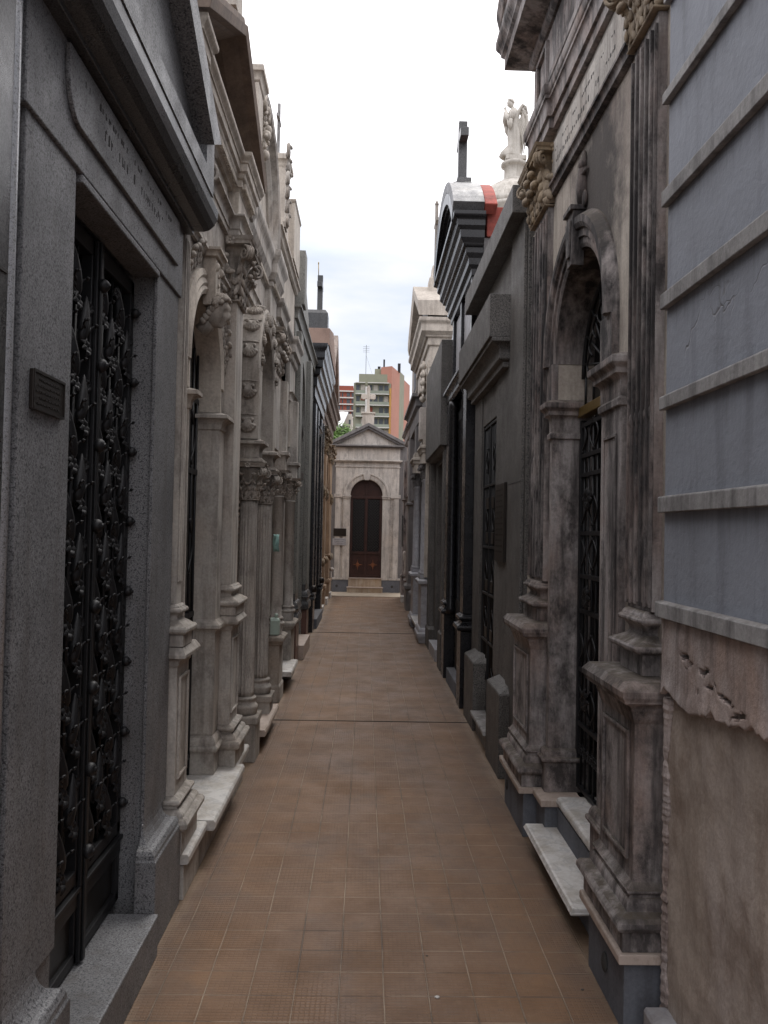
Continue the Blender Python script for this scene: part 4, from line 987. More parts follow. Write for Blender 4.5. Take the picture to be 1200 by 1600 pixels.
g.F(*rows[0]); g.F(*rows[-1][::-1])
tag(g.build('cloth_bundle', 'cloth'), 'turquoise cloth bundle hanging beside the slender column on the left', 'cloth')

# ================================================================ RIGHT SIDE
def rtomb(name, label, y): return thing(name, label, 'mausoleum', (.85, y, 0))

# ---- R0 blue-grey banded wall over flaking brown wall
t = thing('banded_plaster_wall', 'near right wall, blue grey painted with raised grey bands above flaking brown render', 'wall', (.95, 2.2, 0))
g = G(1); g.box(.962, 2.6, -.6, 2.66, 1.31, 4.6); g.build('painted_wall', 'blue', t, .003)
def rough_edge(pts, amp, seed, n=9):
    rnd = random.Random(seed); out = []
    for k in range(len(pts) - 1):
        for j in range(n):
            s_ = j / n; e_ = amp * (0 if j == 0 else 1)
            out.append((pts[k][0] + (pts[k + 1][0] - pts[k][0]) * s_ + rnd.uniform(-1, 1) * e_, pts[k][1] + (pts[k + 1][1] - pts[k][1]) * s_ + rnd.uniform(-1, 1) * e_))
    out.append(pts[-1]); return out
bd = []
for k, (z0, z1) in enumerate(((1.345, 1.395), (1.678, 1.73), (2.008, 2.052), (2.335, 2.386), (2.67, 2.722), (3.008, 3.045), (3.34, 3.39), (3.67, 3.72))):
    g = G(1); g.prism_az([(.9615, z0), (.940 if k else .934, z0), (.940 if k else .934, z1 - .004), (.9435, z1), (.9615, z1 + .002)], -.6, 2.662 + .002 * (k % 2)); g.build('band', 'band', t, .0025)
# brown base coat with displaced surface
def rough_sheet(a0, y0, y1, z0, z1, ny, nz, f):
    g = G(1); I = [[g.V(a0 - f(y0 + (y1 - y0) * j / ny, z0 + (z1 - z0) * k / nz), y0 + (y1 - y0) * j / ny, z0 + (z1 - z0) * k / nz) for j in range(ny + 1)] for k in range(nz + 1)]
    for k in range(nz):
        for j in range(ny): g.F(I[k][j], I[k][j + 1], I[k + 1][j + 1], I[k + 1][j], smooth=True)
    return g
def fb(y, z): return .011 * noise.noise(Vector((y * 5, z * 4, 1))) + .006 * noise.noise(Vector((y * 16, z * 14, 4))) - (.05 if y > 2.655 else 0)
g = rough_sheet(.975, -.6, 2.66, -.01, 1.345, 150, 60, fb); g.build('brown_render', 'brownwall', t, recalc=False)
g = G(1); g.box(.99, 2.6, -.6, 2.64, -.01, 1.309); g.build('masonry_core', 'brownwall', t)
# flaking upper coat: irregular sheet 1-2 cm thick hanging below the lowest band, torn edge and holes
g = G(1); edge = []
def tear(y):
    return 1.075 + .09 * (2.62 - y) + .035 * noise.noise(Vector((y * 9, 3, 0))) + .028 * noise.noise(Vector((y * 26, 5, 0))) + .05 * (1 if y > 2.52 else 0) * math.sin((y - 2.52) * 20)
NY, NZ = 230, 34; y0, y1 = -.6, 2.645
I = []
holes = [(2.455, 1.245, .040, .012, .3), (2.42, 1.225, .025, .014, .9), (2.315, 1.225, .045, .014, .8), (2.27, 1.19, .045, .010, .5), (2.17, 1.175, .06, .010, -.5), (2.09, 1.15, .05, .012, .6), (2.36, 1.16, .015, .012, 0), (2.03, 1.12, .05, .012, .4)]
holes = [(a_, b_, c_ * .85, d_ * .75, e_) for a_, b_, c_, d_, e_ in holes]
def inhole(y, z):
    for hy, hz, ry, rz_, sl in holes:
        dy = y - hy; dz = z - hz + sl * dy * .35
        if (dy / ry) ** 2 + (dz / rz_) ** 2 < 1 + .9 * noise.noise(Vector((y * 40, z * 40, 2))): return True
    return False
for k in range(NZ + 1):
    row = []
    for j in range(NY + 1):
        y = y0 + (y1 - y0) * j / NY; zt = tear(y); z = zt + (1.344 - zt) * k / NZ
        lip = .010 * math.exp(-((z - zt) / .03) ** 2)
        row.append((.952 - .004 * noise.noise(Vector((y * 14, z * 12, 0))) - lip * (.5 + noise.noise(Vector((y * 12, 0, 7)))), y, z))
    I.append(row)
F_ = [[g.V(*I[k][j]) for j in range(NY + 1)] for k in range(NZ + 1)]
B_ = [[g.V(I[k][j][0] + .020, I[k][j][1], I[k][j][2]) for j in range(NY + 1)] for k in range(NZ + 1)]
solid = [[not inhole((I[k][j][1] + I[k][j + 1][1]) / 2, (I[k][j][2] + I[k + 1][j][2]) / 2) for j in range(NY)] for k in range(NZ)]
for k in range(NZ):
    for j in range(NY):
        if not solid[k][j]: continue
        g.F(F_[k][j], F_[k][j + 1], F_[k + 1][j + 1], F_[k + 1][j], smooth=True)
        if k == 0 or not solid[k - 1][j]: g.F(F_[k][j], F_[k][j + 1], B_[k][j + 1], B_[k][j])
        if k == NZ - 1 or not solid[k + 1][j]: g.F(F_[k + 1][j], F_[k + 1][j + 1], B_[k + 1][j + 1], B_[k + 1][j])
        if j == 0 or not solid[k][j - 1]: g.F(F_[k][j], F_[k + 1][j], B_[k + 1][j], B_[k][j])
        if j == NY - 1 or not solid[k][j + 1]: g.F(F_[k][j + 1], F_[k + 1][j + 1], B_[k + 1][j + 1], B_[k][j + 1])
g.build('flaking_coat', 'peel_up', t)
g = G(1); NZ2 = 150; rows = []       # torn strip of coat left along the corner
for k in range(NZ2 + 1):
    z = .06 + 1.03 * k / NZ2
    n1 = noise.noise(Vector((z * 22, 1.3, 0))); n2 = noise.noise(Vector((z * 60, 7.1, 3))); n3 = noise.noise(Vector((z * 7, 2.2, 9)))
    yl = 2.617 - .014 * n1 - .008 * n2 - .018 * n3; yr = 2.652 + .006 * noise.noise(Vector((z * 40, 0, 5)))
    a = .962 - .006 * n2 - .004 * n1
    rows.append([g.V(.985, yl + .004, z), g.V(a + .004, yl, z), g.V(a - .002, (yl + yr) / 2 + .004 * n2, z), g.V(a + .002, yr, z), g.V(.985, yr + .002, z)])
for r0, r1 in zip(rows, rows[1:]):
    for j in range(4): g.F(r0[j], r0[j + 1], r1[j + 1], r1[j])
g.F(*rows[0]); g.F(*rows[-1]); g.build('torn_edge', 'peel_up', t)
g = G(1); g.prism_az([(.90, 0), (.90, .118), (.906, .128), (.974, .128), (.974, 0)], 1.2, 2.622); g.build('marble_kerb', 'marble_gr', t, .003)

# ---- R1 stained stucco mausoleum with arch, pedestals, fluted pilasters
t = rtomb('stained_stucco_mausoleum', 'black stained old tomb at right with fluted pilasters, deep arch and white marble doorstep', 3.9)
g = G(1); wall_arch(g, 2.69, 5.10, .27, 3.44, 1.0, 1.26, 3.45, 4.35, .27, 2.50); g.box(1.262, 2.7, 2.70, 5.09, 0, 4.9); g.build('wall', 'old_wall', t, .003)
g = G(1)
for y0, y1, a in ((2.70, 3.12, .862), (4.42, 4.99, .862), (3.125, 3.30, .92), (4.20, 4.415, .93)): g.box(a, 1.1, y0, y1, 0, .235)
g.box(.99, 1.2, 3.31, 4.19, 0, .235)
g.build('base_course', 'bluegrey', t, .003, split=True)
g = G(1)
for y0, y1, a in ((2.66, 3.15, .832), (4.39, 5.03, .832), (3.152, 3.32, .90), (4.18, 4.388, .905)):
    g.prism_az([(a + .003, .236), (a, .240), (a, .262), (a + .004, .268), (1.12, .268), (1.12, .236)], y0, y1)
g.build('marble_pad', 'marble_pink', t, .003, split=True)
g = G(1); g.loft(rect_path(3.30, 4.26, .845, 1.02), prof((-.01, .095), (0, .10, 'l'), (.006, .112, 'torus'), (0, .126, 'l'), (-.01, .13, 'l'))); g.build('marble_doorstep', 'marble', t, .002)
g = G(1); g.box(.925, .985, 3.34, 4.17, 0, .094); g.build('step_support', 'bluegrey', t, .005)
g = G(1); g.prism_az([(1.0, .131), (1.0, .245), (.985, .25), (.98, .268), (.985, .283), (1.0, .29), (1.20, .29), (1.2, .131)], 3.322, 4.178); g.build('marble_sill', 'marble', t, .004)
ppR = prof((0, .269), (0, .33, 'l'), (.004, .335, 'l'), (-.004, .385, 'torus'), (-.018, .39, 'l'), (-.03, .43, 'cavetto'), (-.032, .44, 'l'), (-.028, .455, 'torus'), (-.045, .475, 'l'), (-.047, .50, 'l'),
           (-.047, .985, 'l'), (-.04, 1.0, 'l'), (-.035, 1.02, 'l'), (-.03, 1.03, 'l'), (-.005, 1.055, 'cavetto'), (.004, 1.06, 'l'), (.012, 1.085, 'cyma'), (.014, 1.10, 'l'), (-.008, 1.125, 'l'), (-.05, 1.13, 'l'))
pbR = prof((-.045, 1.131), (-.045, 1.20, 'l'), (-.03, 1.205, 'l'), (-.022, 1.235, 'torus'), (-.045, 1.245, 'l'), (-.062, 1.29, 'scotia'), (-.05, 1.30, 'l'), (-.048, 1.325, 'torus'), (-.07, 1.345, 'cavetto'))
for k, (y0, y1) in enumerate(((2.675, 3.15), (4.40, 4.98))):
    g = G(1); g.loft(rect_path(y0, y1, .848, 1.02), ppR); ped = g.build('pedestal', 'old', t, .002)
    g = G(1)
    for (p0, p1) in ((y0 + .09, y0 + .105), (y1 - .105, y1 - .09)): g.box(.884, .8945, p0, p1, .53, .955)
    g.box(.884, .8945, y0 + .1055, y1 - .1055, .53, .545); g.box(.884, .8945, y0 + .1055, y1 - .1055, .94, .955); g.build('panel_frame', 'old', ped, .003)
    py0, py1 = y0 + .11, y1 - .11
    g = G(1); g.loft(rect_path(py0 - .04, py1 + .04, .895, 1.02), pbR); g.box(.968, 1.01, py0, py1, 1.346, 3.40); pil = g.build('pilaster', 'old', t, .002)
    g = G(1); nf = 5; wy = (py1 - py0) / nf       # fillets between flutes, cabled (filled) lower third
    for j in range(nf + 1):
        yy = py0 + wy * j; w = wy * .16
        g.box(.955, .9675, max(py0, yy - w), min(py1, yy + w), 1.36, 3.36)
    for j in range(nf): 
        yy = py0 + wy * (j + .5); g.box(.960, .9675, yy - wy * .26, yy + wy * .26, 1.37, 2.02); g.ell((.966, yy, 2.02), (.012, wy * .27, .03), 8, 6)
    g.build('fluting', 'old_dk', pil, .003)
    g = G(1); capital(g, (py0 + py1) / 2, .985, (py1 - py0) / 2, .025, 3.402, 3.72, n=3); g.build('capital', 'ochre', pil)
jp = prof((.02, .269), (.02, .42, 'l'), (.026, .45, 'torus'), (0, .49, 'cavetto'), (0, 2.10, 'l'), (.012, 2.105, 'l'), (.014, 2.13, 'l'), (.004, 2.14, 'l'), (.006, 2.2, 'l'), (.03, 2.225, 'cavetto'), (.03, 2.24, 'l'), (.05, 2.27, 'cyma'), (.05, 2.29, 'l'), (0, 2.31, 'l'))
g = G(1)
g.loft([(3.17, 1.02), (3.17, .972), (3.43, .972), (3.43, 1.19)], jp); g.loft([(4.338, 1.19), (4.338, .972), (4.395, .972), (4.395, 1.02)], jp)
g.build('door_jamb', 'old', t, .002, split=True)
g = G(1)
for y0, y1 in ((3.21, 3.39),): g.box(.966, .9715, y0, y0 + .012, .6, 2.0); g.box(.966, .9715, y1 - .012, y1, .6, 2.0); g.box(.966, .9715, y0 + .013, y1 - .013, 1.988, 2.0)
g.build('jamb_panel', 'old', t, .002)
g = G(1); g.ring_arc(3.90, 2.50, [(.447, 1.2), (.447, .985), (.465, .978), (.49, .978), (.495, .968), (.53, .968), (.535, .955), (.555, .945), (.585, .945), (.59, .955), (.61, .99), (.61, 1.0)], .95, n=36)
for y0, y1 in ((3.29, 3.453), (4.347, 4.51)): g.box(.969, 1.0, y0, y1, 2.311, 2.50)
g.build('archivolt', 'old_dk', t)
g = G(1); g.prism_yz([(3.86, 2.87), (3.94, 2.87), (3.968, 3.12), (3.832, 3.12)], .940, 1.0); g.prism_yz([(3.875, 2.91), (3.925, 2.91), (3.942, 3.08), (3.858, 3.08)], .930, .9395)
g.prism_yz([(3.825, 3.121), (3.975, 3.121), (3.975, 3.145), (3.825, 3.145)], .925, 1.0)
g.build('keystone', 'old_dk', t, .003)
g = G(1)        # small carved relief on the wall above the keystone
g.tube([(.99, 3.86, 3.15), (.985, 3.845, 3.22), (.985, 3.84, 3.30), (.99, 3.835, 3.40)], [.022, .03, .022, .008], 9)
g.ell((.98, 3.835, 3.335), (.02, .02, .024), 10, 8); g.tube([(.992, 3.78, 3.30), (.98, 3.83, 3.285), (.992, 3.89, 3.32)], [.007, .012, .007], 7)
g.ell((.99, 3.87, 3.20), (.014, .04, .05), 10, 8); g.ell((.99, 3.82, 3.17), (.012, .03, .04), 10, 8)
g.build('carved_relief', 'old_dk', t)
pathR = [(2.68, 1.2), (2.68, .965), (3.10, .965), (3.10, .99), (4.45, .99), (4.45, .965), (4.92, .965), (4.92, 1.2)]
g = G(1); g.loft([(3.08, 1.0), (3.0801, .995), (4.47, .995), (4.4701, 1.0)], prof((0, 3.441), (.02, 3.45, 'l'), (.02, 3.47, 'l'), (.035, 3.49, 'cavetto'), (.035, 3.505, 'l'), (.0, 3.51, 'l'))); g.build('string_moulding', 'old_dk', t, .001)
g = G(1); g.box(1.0, 1.2, 2.70, 4.97, 3.442, 3.8); g.box(.975, .9995, 3.09, 4.46, 3.512, 3.72); fr = g.build('frieze', 'pale', t, .002)
g = G(1); rnd = random.Random(8); y = 4.40      # dotted worn incised inscription
for row, zc, hh, ya, yb in ((0, 3.66, .02, 3.2, 4.4), (1, 3.59, .035, 3.15, 4.42)):
    y = ya
    while y < yb:
        w = rnd.uniform(.006, .018); g.box(.9738, .9748, y, y + w, zc - hh * rnd.uniform(.1, .5), zc + hh * rnd.uniform(-.05, .5)); y += w + rnd.uniform(.008, .03) + (.09 if rnd.random() < .12 else 0)
g.build('inscription', 'engrave', fr)
g = G(1); g.loft(pathR, prof((0, 3.802), (.015, 3.804, 'l'), (.015, 3.86, 'l'), (.03, 3.862, 'l'), (.03, 3.92, 'l'), (.045, 3.95, 'cavetto'), (.045, 3.97, 'l'), (.055, 4.0, 'ovolo'), (.055, 4.02, 'l'), (0, 4.04, 'l'))); g.build('architrave', 'old', t, .001)
g = G(1); g.loft([(2.70, 1.2), (2.70, .985), (5.04, .985), (5.04, 1.2)], prof((0, 4.042), (0, 4.44, 'l'))); at = g.build('attic', 'old', t, .003)
g = G(1)
for y0, y1 in ((2.8, 3.1), (4.62, 4.9)):
    for b in ((y0, y0 + .03, 4.1, 4.4), (y1 - .03, y1, 4.1, 4.4)): g.box(.965, .9845, *b)
    g.box(.965, .9845, y0 + .031, y1 - .031, 4.1, 4.13); g.box(.965, .9845, y0 + .031, y1 - .031, 4.37, 4.4)
g.loft([(3.2, 1.0), (3.2001, .98), (4.5, .98), (4.5001, 1.0)], prof((0, 4.09), (.02, 4.1, 'l'), (.02, 4.14, 'l'), (0, 4.16, 'l')))
g.build('attic_panels', 'old', at, .003, split=True)
g = G(1); g.loft([(2.70, 1.2), (2.70, .97), (5.03, .97), (5.03, 1.2)], prof((0, 4.442), (.02, 4.46, 'l'), (.02, 4.50, 'l'), (.15, 4.53, 'l'), (.15, 4.60, 'l'), (.17, 4.62, 'l'), (.20, 4.70, 'cyma'), (.20, 4.73, 'l'), (0, 4.76, 'l'))); g.build('cornice', 'old', t, .002)
g = G(1); rk = [(.84, 0), (.79, .04), (.77, .12), (.77, .15), (1.2, .15), (1.2, 0)]
rake(g, 5.22, 4.76, 3.87, 5.6, rk); rake(g, 2.5, 4.76, 3.869, 5.6, rk); g.build('raking_cornice', 'old', t, .002)
g = G(1)         # wrought iron double door with scrolls, brass transom and fanlight
AD = 1.13
for y0, y1 in ((3.455, 3.49), (3.875, 3.897), (3.903, 3.925), (4.31, 4.345)): g.box(AD - .015, AD + .015, y0, y1, .30, 2.2)
for z in (.30, .62, .9, 1.2, 1.38, 1.6, 1.9, 2.0, 2.16): g.box(AD - .012, AD + .012, 3.491, 4.309, z, z + .022)
door = g.build('double_door', 'iron', t, .002)
g = G(1)
for s0 in (3.50, 3.93):
    for k in range(5): g.tube([(AD, s0 + .03 + k * .08, .32), (AD, s0 + .03 + k * .08, 2.17)], .006, 5)
    for z in (.66, .94, 1.42, 1.64, 2.02):
        for j in range(3): scroll_s(g, AD - .008, s0 + .10 + j * .11, z + .09, .16, .045, .0055, 1 if j % 2 else -1)
    for z in (.78, 1.29, 1.78): g.rosette((AD - .012, s0 + .19, z), (-1, 0, 0), .06, 8)
    for j in range(9): g.volute((AD - .006, s0 + .04 + j * .04, .50), (0, 1 if j % 2 else -1), 1, .03, .004)
g.build('scroll_grille', 'iron', door)
g = G(1); g.box(AD - .03, AD + .03, 3.455, 4.345, 2.215, 2.265); g.build('brass_transom', 'brass', t, .003)
g = G(1); 
for k in range(9):
    th = math.pi * (k + .5) / 9; g.tube([(AD, 3.9 - .1 * math.cos(th), 2.42 + .1 * math.sin(th)), (AD, 3.9 - .43 * math.cos(th), 2.42 + .43 * math.sin(th))], .007, 5)
    scroll_s(g, AD - .01, 3.9 - .28 * math.cos(th) + .03, 2.42 + .28 * math.sin(th), .12, .04, .006)
g.tube([(AD, 3.9 - .43 * math.cos(math.pi * k / 24), 2.42 + .43 * math.sin(math.pi * k / 24)) for k in range(25)], .012, 6)
g.tube([(AD, 3.9 - .1 * math.cos(math.pi * k / 12), 2.42 + .1 * math.sin(math.pi * k / 12)) for k in range(13)], .009, 6)
for k in range(6): g.tube([(AD, 3.53 + k * .15, 2.265), (AD, 3.53 + k * .15, 2.42)], .007, 5)
g.build('fanlight_grille', 'iron', t)
g = G(1); g.box(1.19, 1.2, 3.45, 4.35, .29, 2.9); g.build('glass_pane', 'pane', door)
g = G(1); g.lathe(0, 0, [(0.0, 0), (0.0, 0)], 3) if False else g.ell((.858, 2.90, .125), (.010, .026, .034), 14, 10); g.build('vent_hole', 'engrave', t, split=True)
g = G(1)
for z in (.12,): g.ell((.859, 4.90, .13), (.008, .025, .03), 12, 8)
g.build('vent_hole', 'engrave', t, split=True)

# ---- R2 plain grey granite mausoleum with box hood
t = rtomb('hooded_granite_mausoleum', 'plain grey granite tomb at right with box hood over an iron door and bronze plaque', 6.5)
g = G(1); wall_pts = [(5.13, 0), (6.28, 0), (6.28, 2.5), (7.04, 2.5), (7.04, 0), (7.58, 0), (7.58, 3.60), (5.13, 3.60)]
g.prism_yz(wall_pts, .985, 1.25); g.box(1.252, 2.7, 5.13, 7.57, 0, 3.55); g.build('wall', 'granite_w', t, .004)
g = G(1); g.box(.962, .984, 5.16, 5.63, .02, 3.60); g.build('corner_pilaster', 'granite_w', t, .004)
g = G(1); g.box(.9605, .9621, 5.16, 5.63, 1.93, 1.936); g.build('joint_line', 'engrave', t)
g = G(1); g.box(.975, .984, 5.70, 6.26, .56, 2.93); g.box(.975, .984, 7.06, 7.5, .56, 2.93); g.build('door_surround', 'granite_w', t, .003, split=True)
g = G(1)
for y0, y1 in ((5.45, 6.02), (6.76, 7.36)): g.loft(rect_path(y0, y1, .895, 1.1), prof((0, 0), (0, .54, 'l'), (-.005, .55, 'l'), (-.08, .60, 'l')))
g.build('plinth', 'granite_w', t, .004, split=True)
g = G(1); g.prism_az([(.88, .135), (.875, .14), (.875, .165), (.88, .17), (1.22, .17), (1.22, .135)], 6.03, 6.75); g.box(.92, 1.2, 6.05, 6.73, 0, .134); g.build('door_step', 'band', t, .004)
g = G(1); g.box(.822, .984, 5.66, 7.55, 2.95, 3.25); g.loft(rect_path(5.74, 7.47, .93, .984), prof((0, 2.76), (.0, 2.80, 'l'), (.03, 2.82, 'torus'), (.03, 2.86, 'l'), (.09, 2.92, 'cavetto'), (.09, 2.949, 'l'))); g.build('door_hood', 'granite_w', t, .005)
g = G(1); g.box(.875, 1.35, 5.12, 7.59, 3.603, 3.78); g.build('coping', 'granite_w', t, .006)
AD = 1.005
g = G(1)
for y0, y1 in ((6.285, 6.315), (6.648, 6.672), (7.005, 7.035)): g.box(AD - .015, AD + .015, y0, y1, .17, 2.49)
for z in (.18, .72, 1.1, 1.48, 1.98, 2.47): g.box(AD - .014, AD + .014, 6.316, 7.004, z, z + .02)
door = g.build('iron_door', 'iron', t, .002)
g = G(1)
for s0 in (6.32, 6.68):
    for k in range(4): g.tube([(AD, s0 + .06 + k * .075, .2), (AD, s0 + .06 + k * .075, 2.46)], .006, 5)
    for z in (.45, .9, 1.28, 1.7, 2.2):
        for k in range(2): scroll_s(g, AD - .01, s0 + .09 + k * .09, z, .2, .045, .006, 1 if k else -1)
g.build('scroll_grille', 'iron', door)
g = G(1)
for z in (.76, 1.52, 1.14, 1.8): g.box(AD - .02, AD - .0155, 6.40, 6.52, z, z + .09); g.box(AD - .02, AD - .0155, 6.66, 6.80, z, z + .09)
g.build('door_boss', 'bronze', door, .003, split=True)
g = G(1); g.box(1.06, 1.07, 6.28, 7.04, .17, 2.5); g.build('glass_pane', 'pane', door)
g = G(1); g.box(.955, .9745, 5.74, 6.14, 1.40, 1.96); pq = g.build('plaque', 'bronze', t, .003)
g = G(1); rnd = random.Random(12)
for r_ in range(12):
    z = 1.92 - r_ * .04; y = 5.78 + rnd.uniform(0, .05)
    while y < 6.09: w = rnd.uniform(.01, .03); g.box(.9535, .9548, y, y + w, z - .012, z); y += w + .012
g.build('plaque_lettering', 'bronze', pq)

# ---- R3 polished black granite mausoleum, segmental pediment, cross
t = rtomb('black_curved_pediment_mausoleum', 'polished black granite tomb at right with curved pediment, red roof and tall dark cross', 8.5)
g = G(1); g.box(1.0, 2.7, 7.60, 9.50, 0, 3.9); g.build('wall', 'black', t, .004)
for y0, y1 in ((7.62, 7.86), (9.2, 9.45)):
    g = G(1); g.box(.905, .999, y0, y1, .86, 3.05); pil = g.build('pilaster', 'black', t, .006)
    g = G(1); g.loft(rect_path(y0, y1, .905, .999), prof((.02, 0), (.02, .70, 'l'), (.03, .705, 'l'), (.035, .76, 'torus'), (.02, .77, 'l'), (.015, .80, 'scotia'), (.02, .84, 'torus'), (0, .855, 'l')))
    g.build('base', 'black', pil, .003, split=True)
g = G(1)
for y in (7.95, 9.1): g.lathe(.945, y, [(.05, .72), (.05, .78), (.042, .80), (.042, 2.95), (.05, 2.98), (.05, 3.04)], 24)
g.build('column', 'black', t)
g = G(1); g.box(.90, 1.0, 8.02, 9.0, 0, .15); g.build('door_step', 'bluegrey', t, .005)
g = G(1); g.box(.985, .999, 8.1, 8.95, .15, 2.9); g.build('door', 'iron', t, .003)
g = G(1); g.box(.983, .9845, 8.13, 8.5, .9, 2.8); g.box(.983, .9845, 8.55, 8.92, .9, 2.8); g.build('glass_pane', plain('reflective glass', (0.02, 0.02, 0.022), .06, 0, .1, 3, 0.0), t)
pth = [(7.60, 1.03), (7.60, .93), (9.48, .93), (9.48, 1.03)]
g = G(1); g.loft(pth, prof((0, 3.051), (.03, 3.07, 'l'), (.03, 3.12, 'l'), (.07, 3.16, 'cavetto'), (.07, 3.19, 'l'), (0, 3.20, 'l'), (0, 3.3, 'l'))); g.build('lower_cornice', 'black', t, .002)
g = G(1); g.box(.97, .999, 7.9, 8.45, 3.32, 3.95); g.box(.97, .999, 8.6, 9.2, 3.32, 3.95); g.build('pale_window_inset', 'marble_gr', t, .003, split=True)  # pale marble tone stands in for reflections in the upper windows
g = G(1)
for y in (7.62, 8.47, 9.22): g.box(.94, .999, y, y + .11, 3.301, 3.98)
g.build('upper_pilaster', 'black', t, .003, split=True)
g = G(1); g.loft(pth, prof((-.03, 3.98), (0, 3.98, 'l'), (0, 4.04, 'l'), (.03, 4.07, 'l'), (.03, 4.13, 'l'), (.06, 4.17, 'l'), (.06, 4.22, 'l'), (.09, 4.25, 'ovolo'), (.12, 4.29, 'l'), (.12, 4.36, 'l'), (.15, 4.39, 'l'), (.15, 4.44, 'l'), (.19, 4.48, 'cyma'), (.19, 4.51, 'l'))); g.build('cornice', 'black', t, .0015)
cyr = 8.54; hw = 1.03; rise = .48; Rr = (hw * hw + rise * rise) / 2 / rise; czr = 4.53 + rise - Rr; th0 = math.asin(hw / Rr)
def seg(r, n=24): return [(cyr + r * math.sin(-th0 + 2 * th0 * k / n), czr + r * math.cos(-th0 + 2 * th0 * k / n)) for k in range(n + 1)]
g = G(1); g.prism_yz([(cyr - hw + .15, 4.515)] + [p for p in seg(Rr - .14) if p[1] > 4.52] + [(cyr + hw - .15, 4.515)], .86, 1.015); g.build('tympanum', 'black', t)
g = G(1)
for (r0, r1, a0) in ((.0, -.10, .735), (-.101, -.13, .765), (-.131, -.17, .80)):
    A_ = seg(Rr + r0); B_ = seg(Rr + r1); g.prism_yz(A_ + B_[::-1], a0, 1.018)
g.build('curved_cornice', 'black', t)
g = G(1); A_ = seg(Rr + .105); B_ = seg(Rr + .002); g.prism_yz(A_ + B_[::-1], .733, 1.02); g.build('coping', 'granite', t, .004)
g = G(1); A_ = seg(Rr + .09); B_ = seg(Rr - .02); g.prism_yz(A_ + B_[::-1], 1.022, 1.14); g.box(1.06, 1.34, 7.57, 9.46, 4.33, 4.61); g.box(1.345, 2.4, 7.64, 9.46, 4.33, 4.45); g.build('red_barrel_roof', 'red', t, .01)
g = G(1); g.box(1.04, 2.4, 7.59, 7.64, 3.56, 4.325); g.box(1.21, 2.4, 7.65, 9.45, 3.905, 4.325); g.build('flashing', 'grey_st', t)
g = G(1); g.loft([(8.43, 1.02), (8.43, .83), (8.67, .83), (8.67, 1.02)], prof((0, 5.0), (0, 5.20, 'l'), (-.035, 5.22, 'l'), (-.045, 5.27, 'l'))); pd_ = g.build('cross_pedestal', 'granite_dk', t, .004)
g = G(1); cross(g, .93, 8.55, 5.27, .60, .40, .09); g.build('cross', 'granite_dk', pd_, .005)

# ---- R4 granite tomb with big slab parapet
t = rtomb('slab_parapet_mausoleum', 'grey granite tomb at right with plain tall slab parapet overhanging its recessed doorway', 10.8)
g = G(1); g.prism_yz([(9.62, 0), (10.3, 0), (10.3, 2.5), (11.3, 2.5), (11.3, 0), (11.95, 0), (11.95, 2.56), (9.62, 2.56)], .97, 1.3); g.box(1.302, 2.7, 9.62, 11.94, 0, 3.9); g.build('wall', 'granite_w', t, .004)
g = G(1); g.box(.845, 1.30, 9.62, 11.97, 2.62, 3.85); g.loft(rect_path(9.70, 11.9, .92, 1.25), prof((0, 2.561), (.02, 2.57, 'l'), (.06, 2.615, 'cavetto'))); g.build('parapet_slab', 'granite_w', t, .006)
g = G(1); g.box(.90, .969, 9.66, 9.86, .45, 2.56); g.box(.90, .969, 11.62, 11.94, .3, 2.56); g.build('pilaster', 'granite_w', t, .004)
g = G(1); g.loft(rect_path(9.64, 9.98, .885, 1.0), prof((0, 0), (0, .42, 'l'), (-.03, .45, 'l'))); g.loft(rect_path(11.4, 11.95, .885, 1.0), prof((0, 0), (0, .27, 'l'), (-.03, .299, 'l'))); g.build('plinth', 'granite_w', t, .003, split=True)
g = G(1); g.box(.885, 1.28, 10.32, 11.28, 0, .15); g.build('door_step', 'marble_gr', t, .004)
g = G(1)
for k in range(7): g.tube([(1.08, 10.38 + k * .14, .15), (1.08, 10.38 + k * .14, 2.5)], .012, 6)
for z in (.2, 1.2, 2.4): g.box(1.07, 1.09, 10.31, 11.29, z, z + .03)
for k in range(3): g.ell((.96, 10.2, 1.55 - k * .14), (.035, .05, .08), 8, 6)
g.box(1.2, 1.25, 10.3, 11.3, .15, 2.5); g.build('iron_door', 'iron', t)

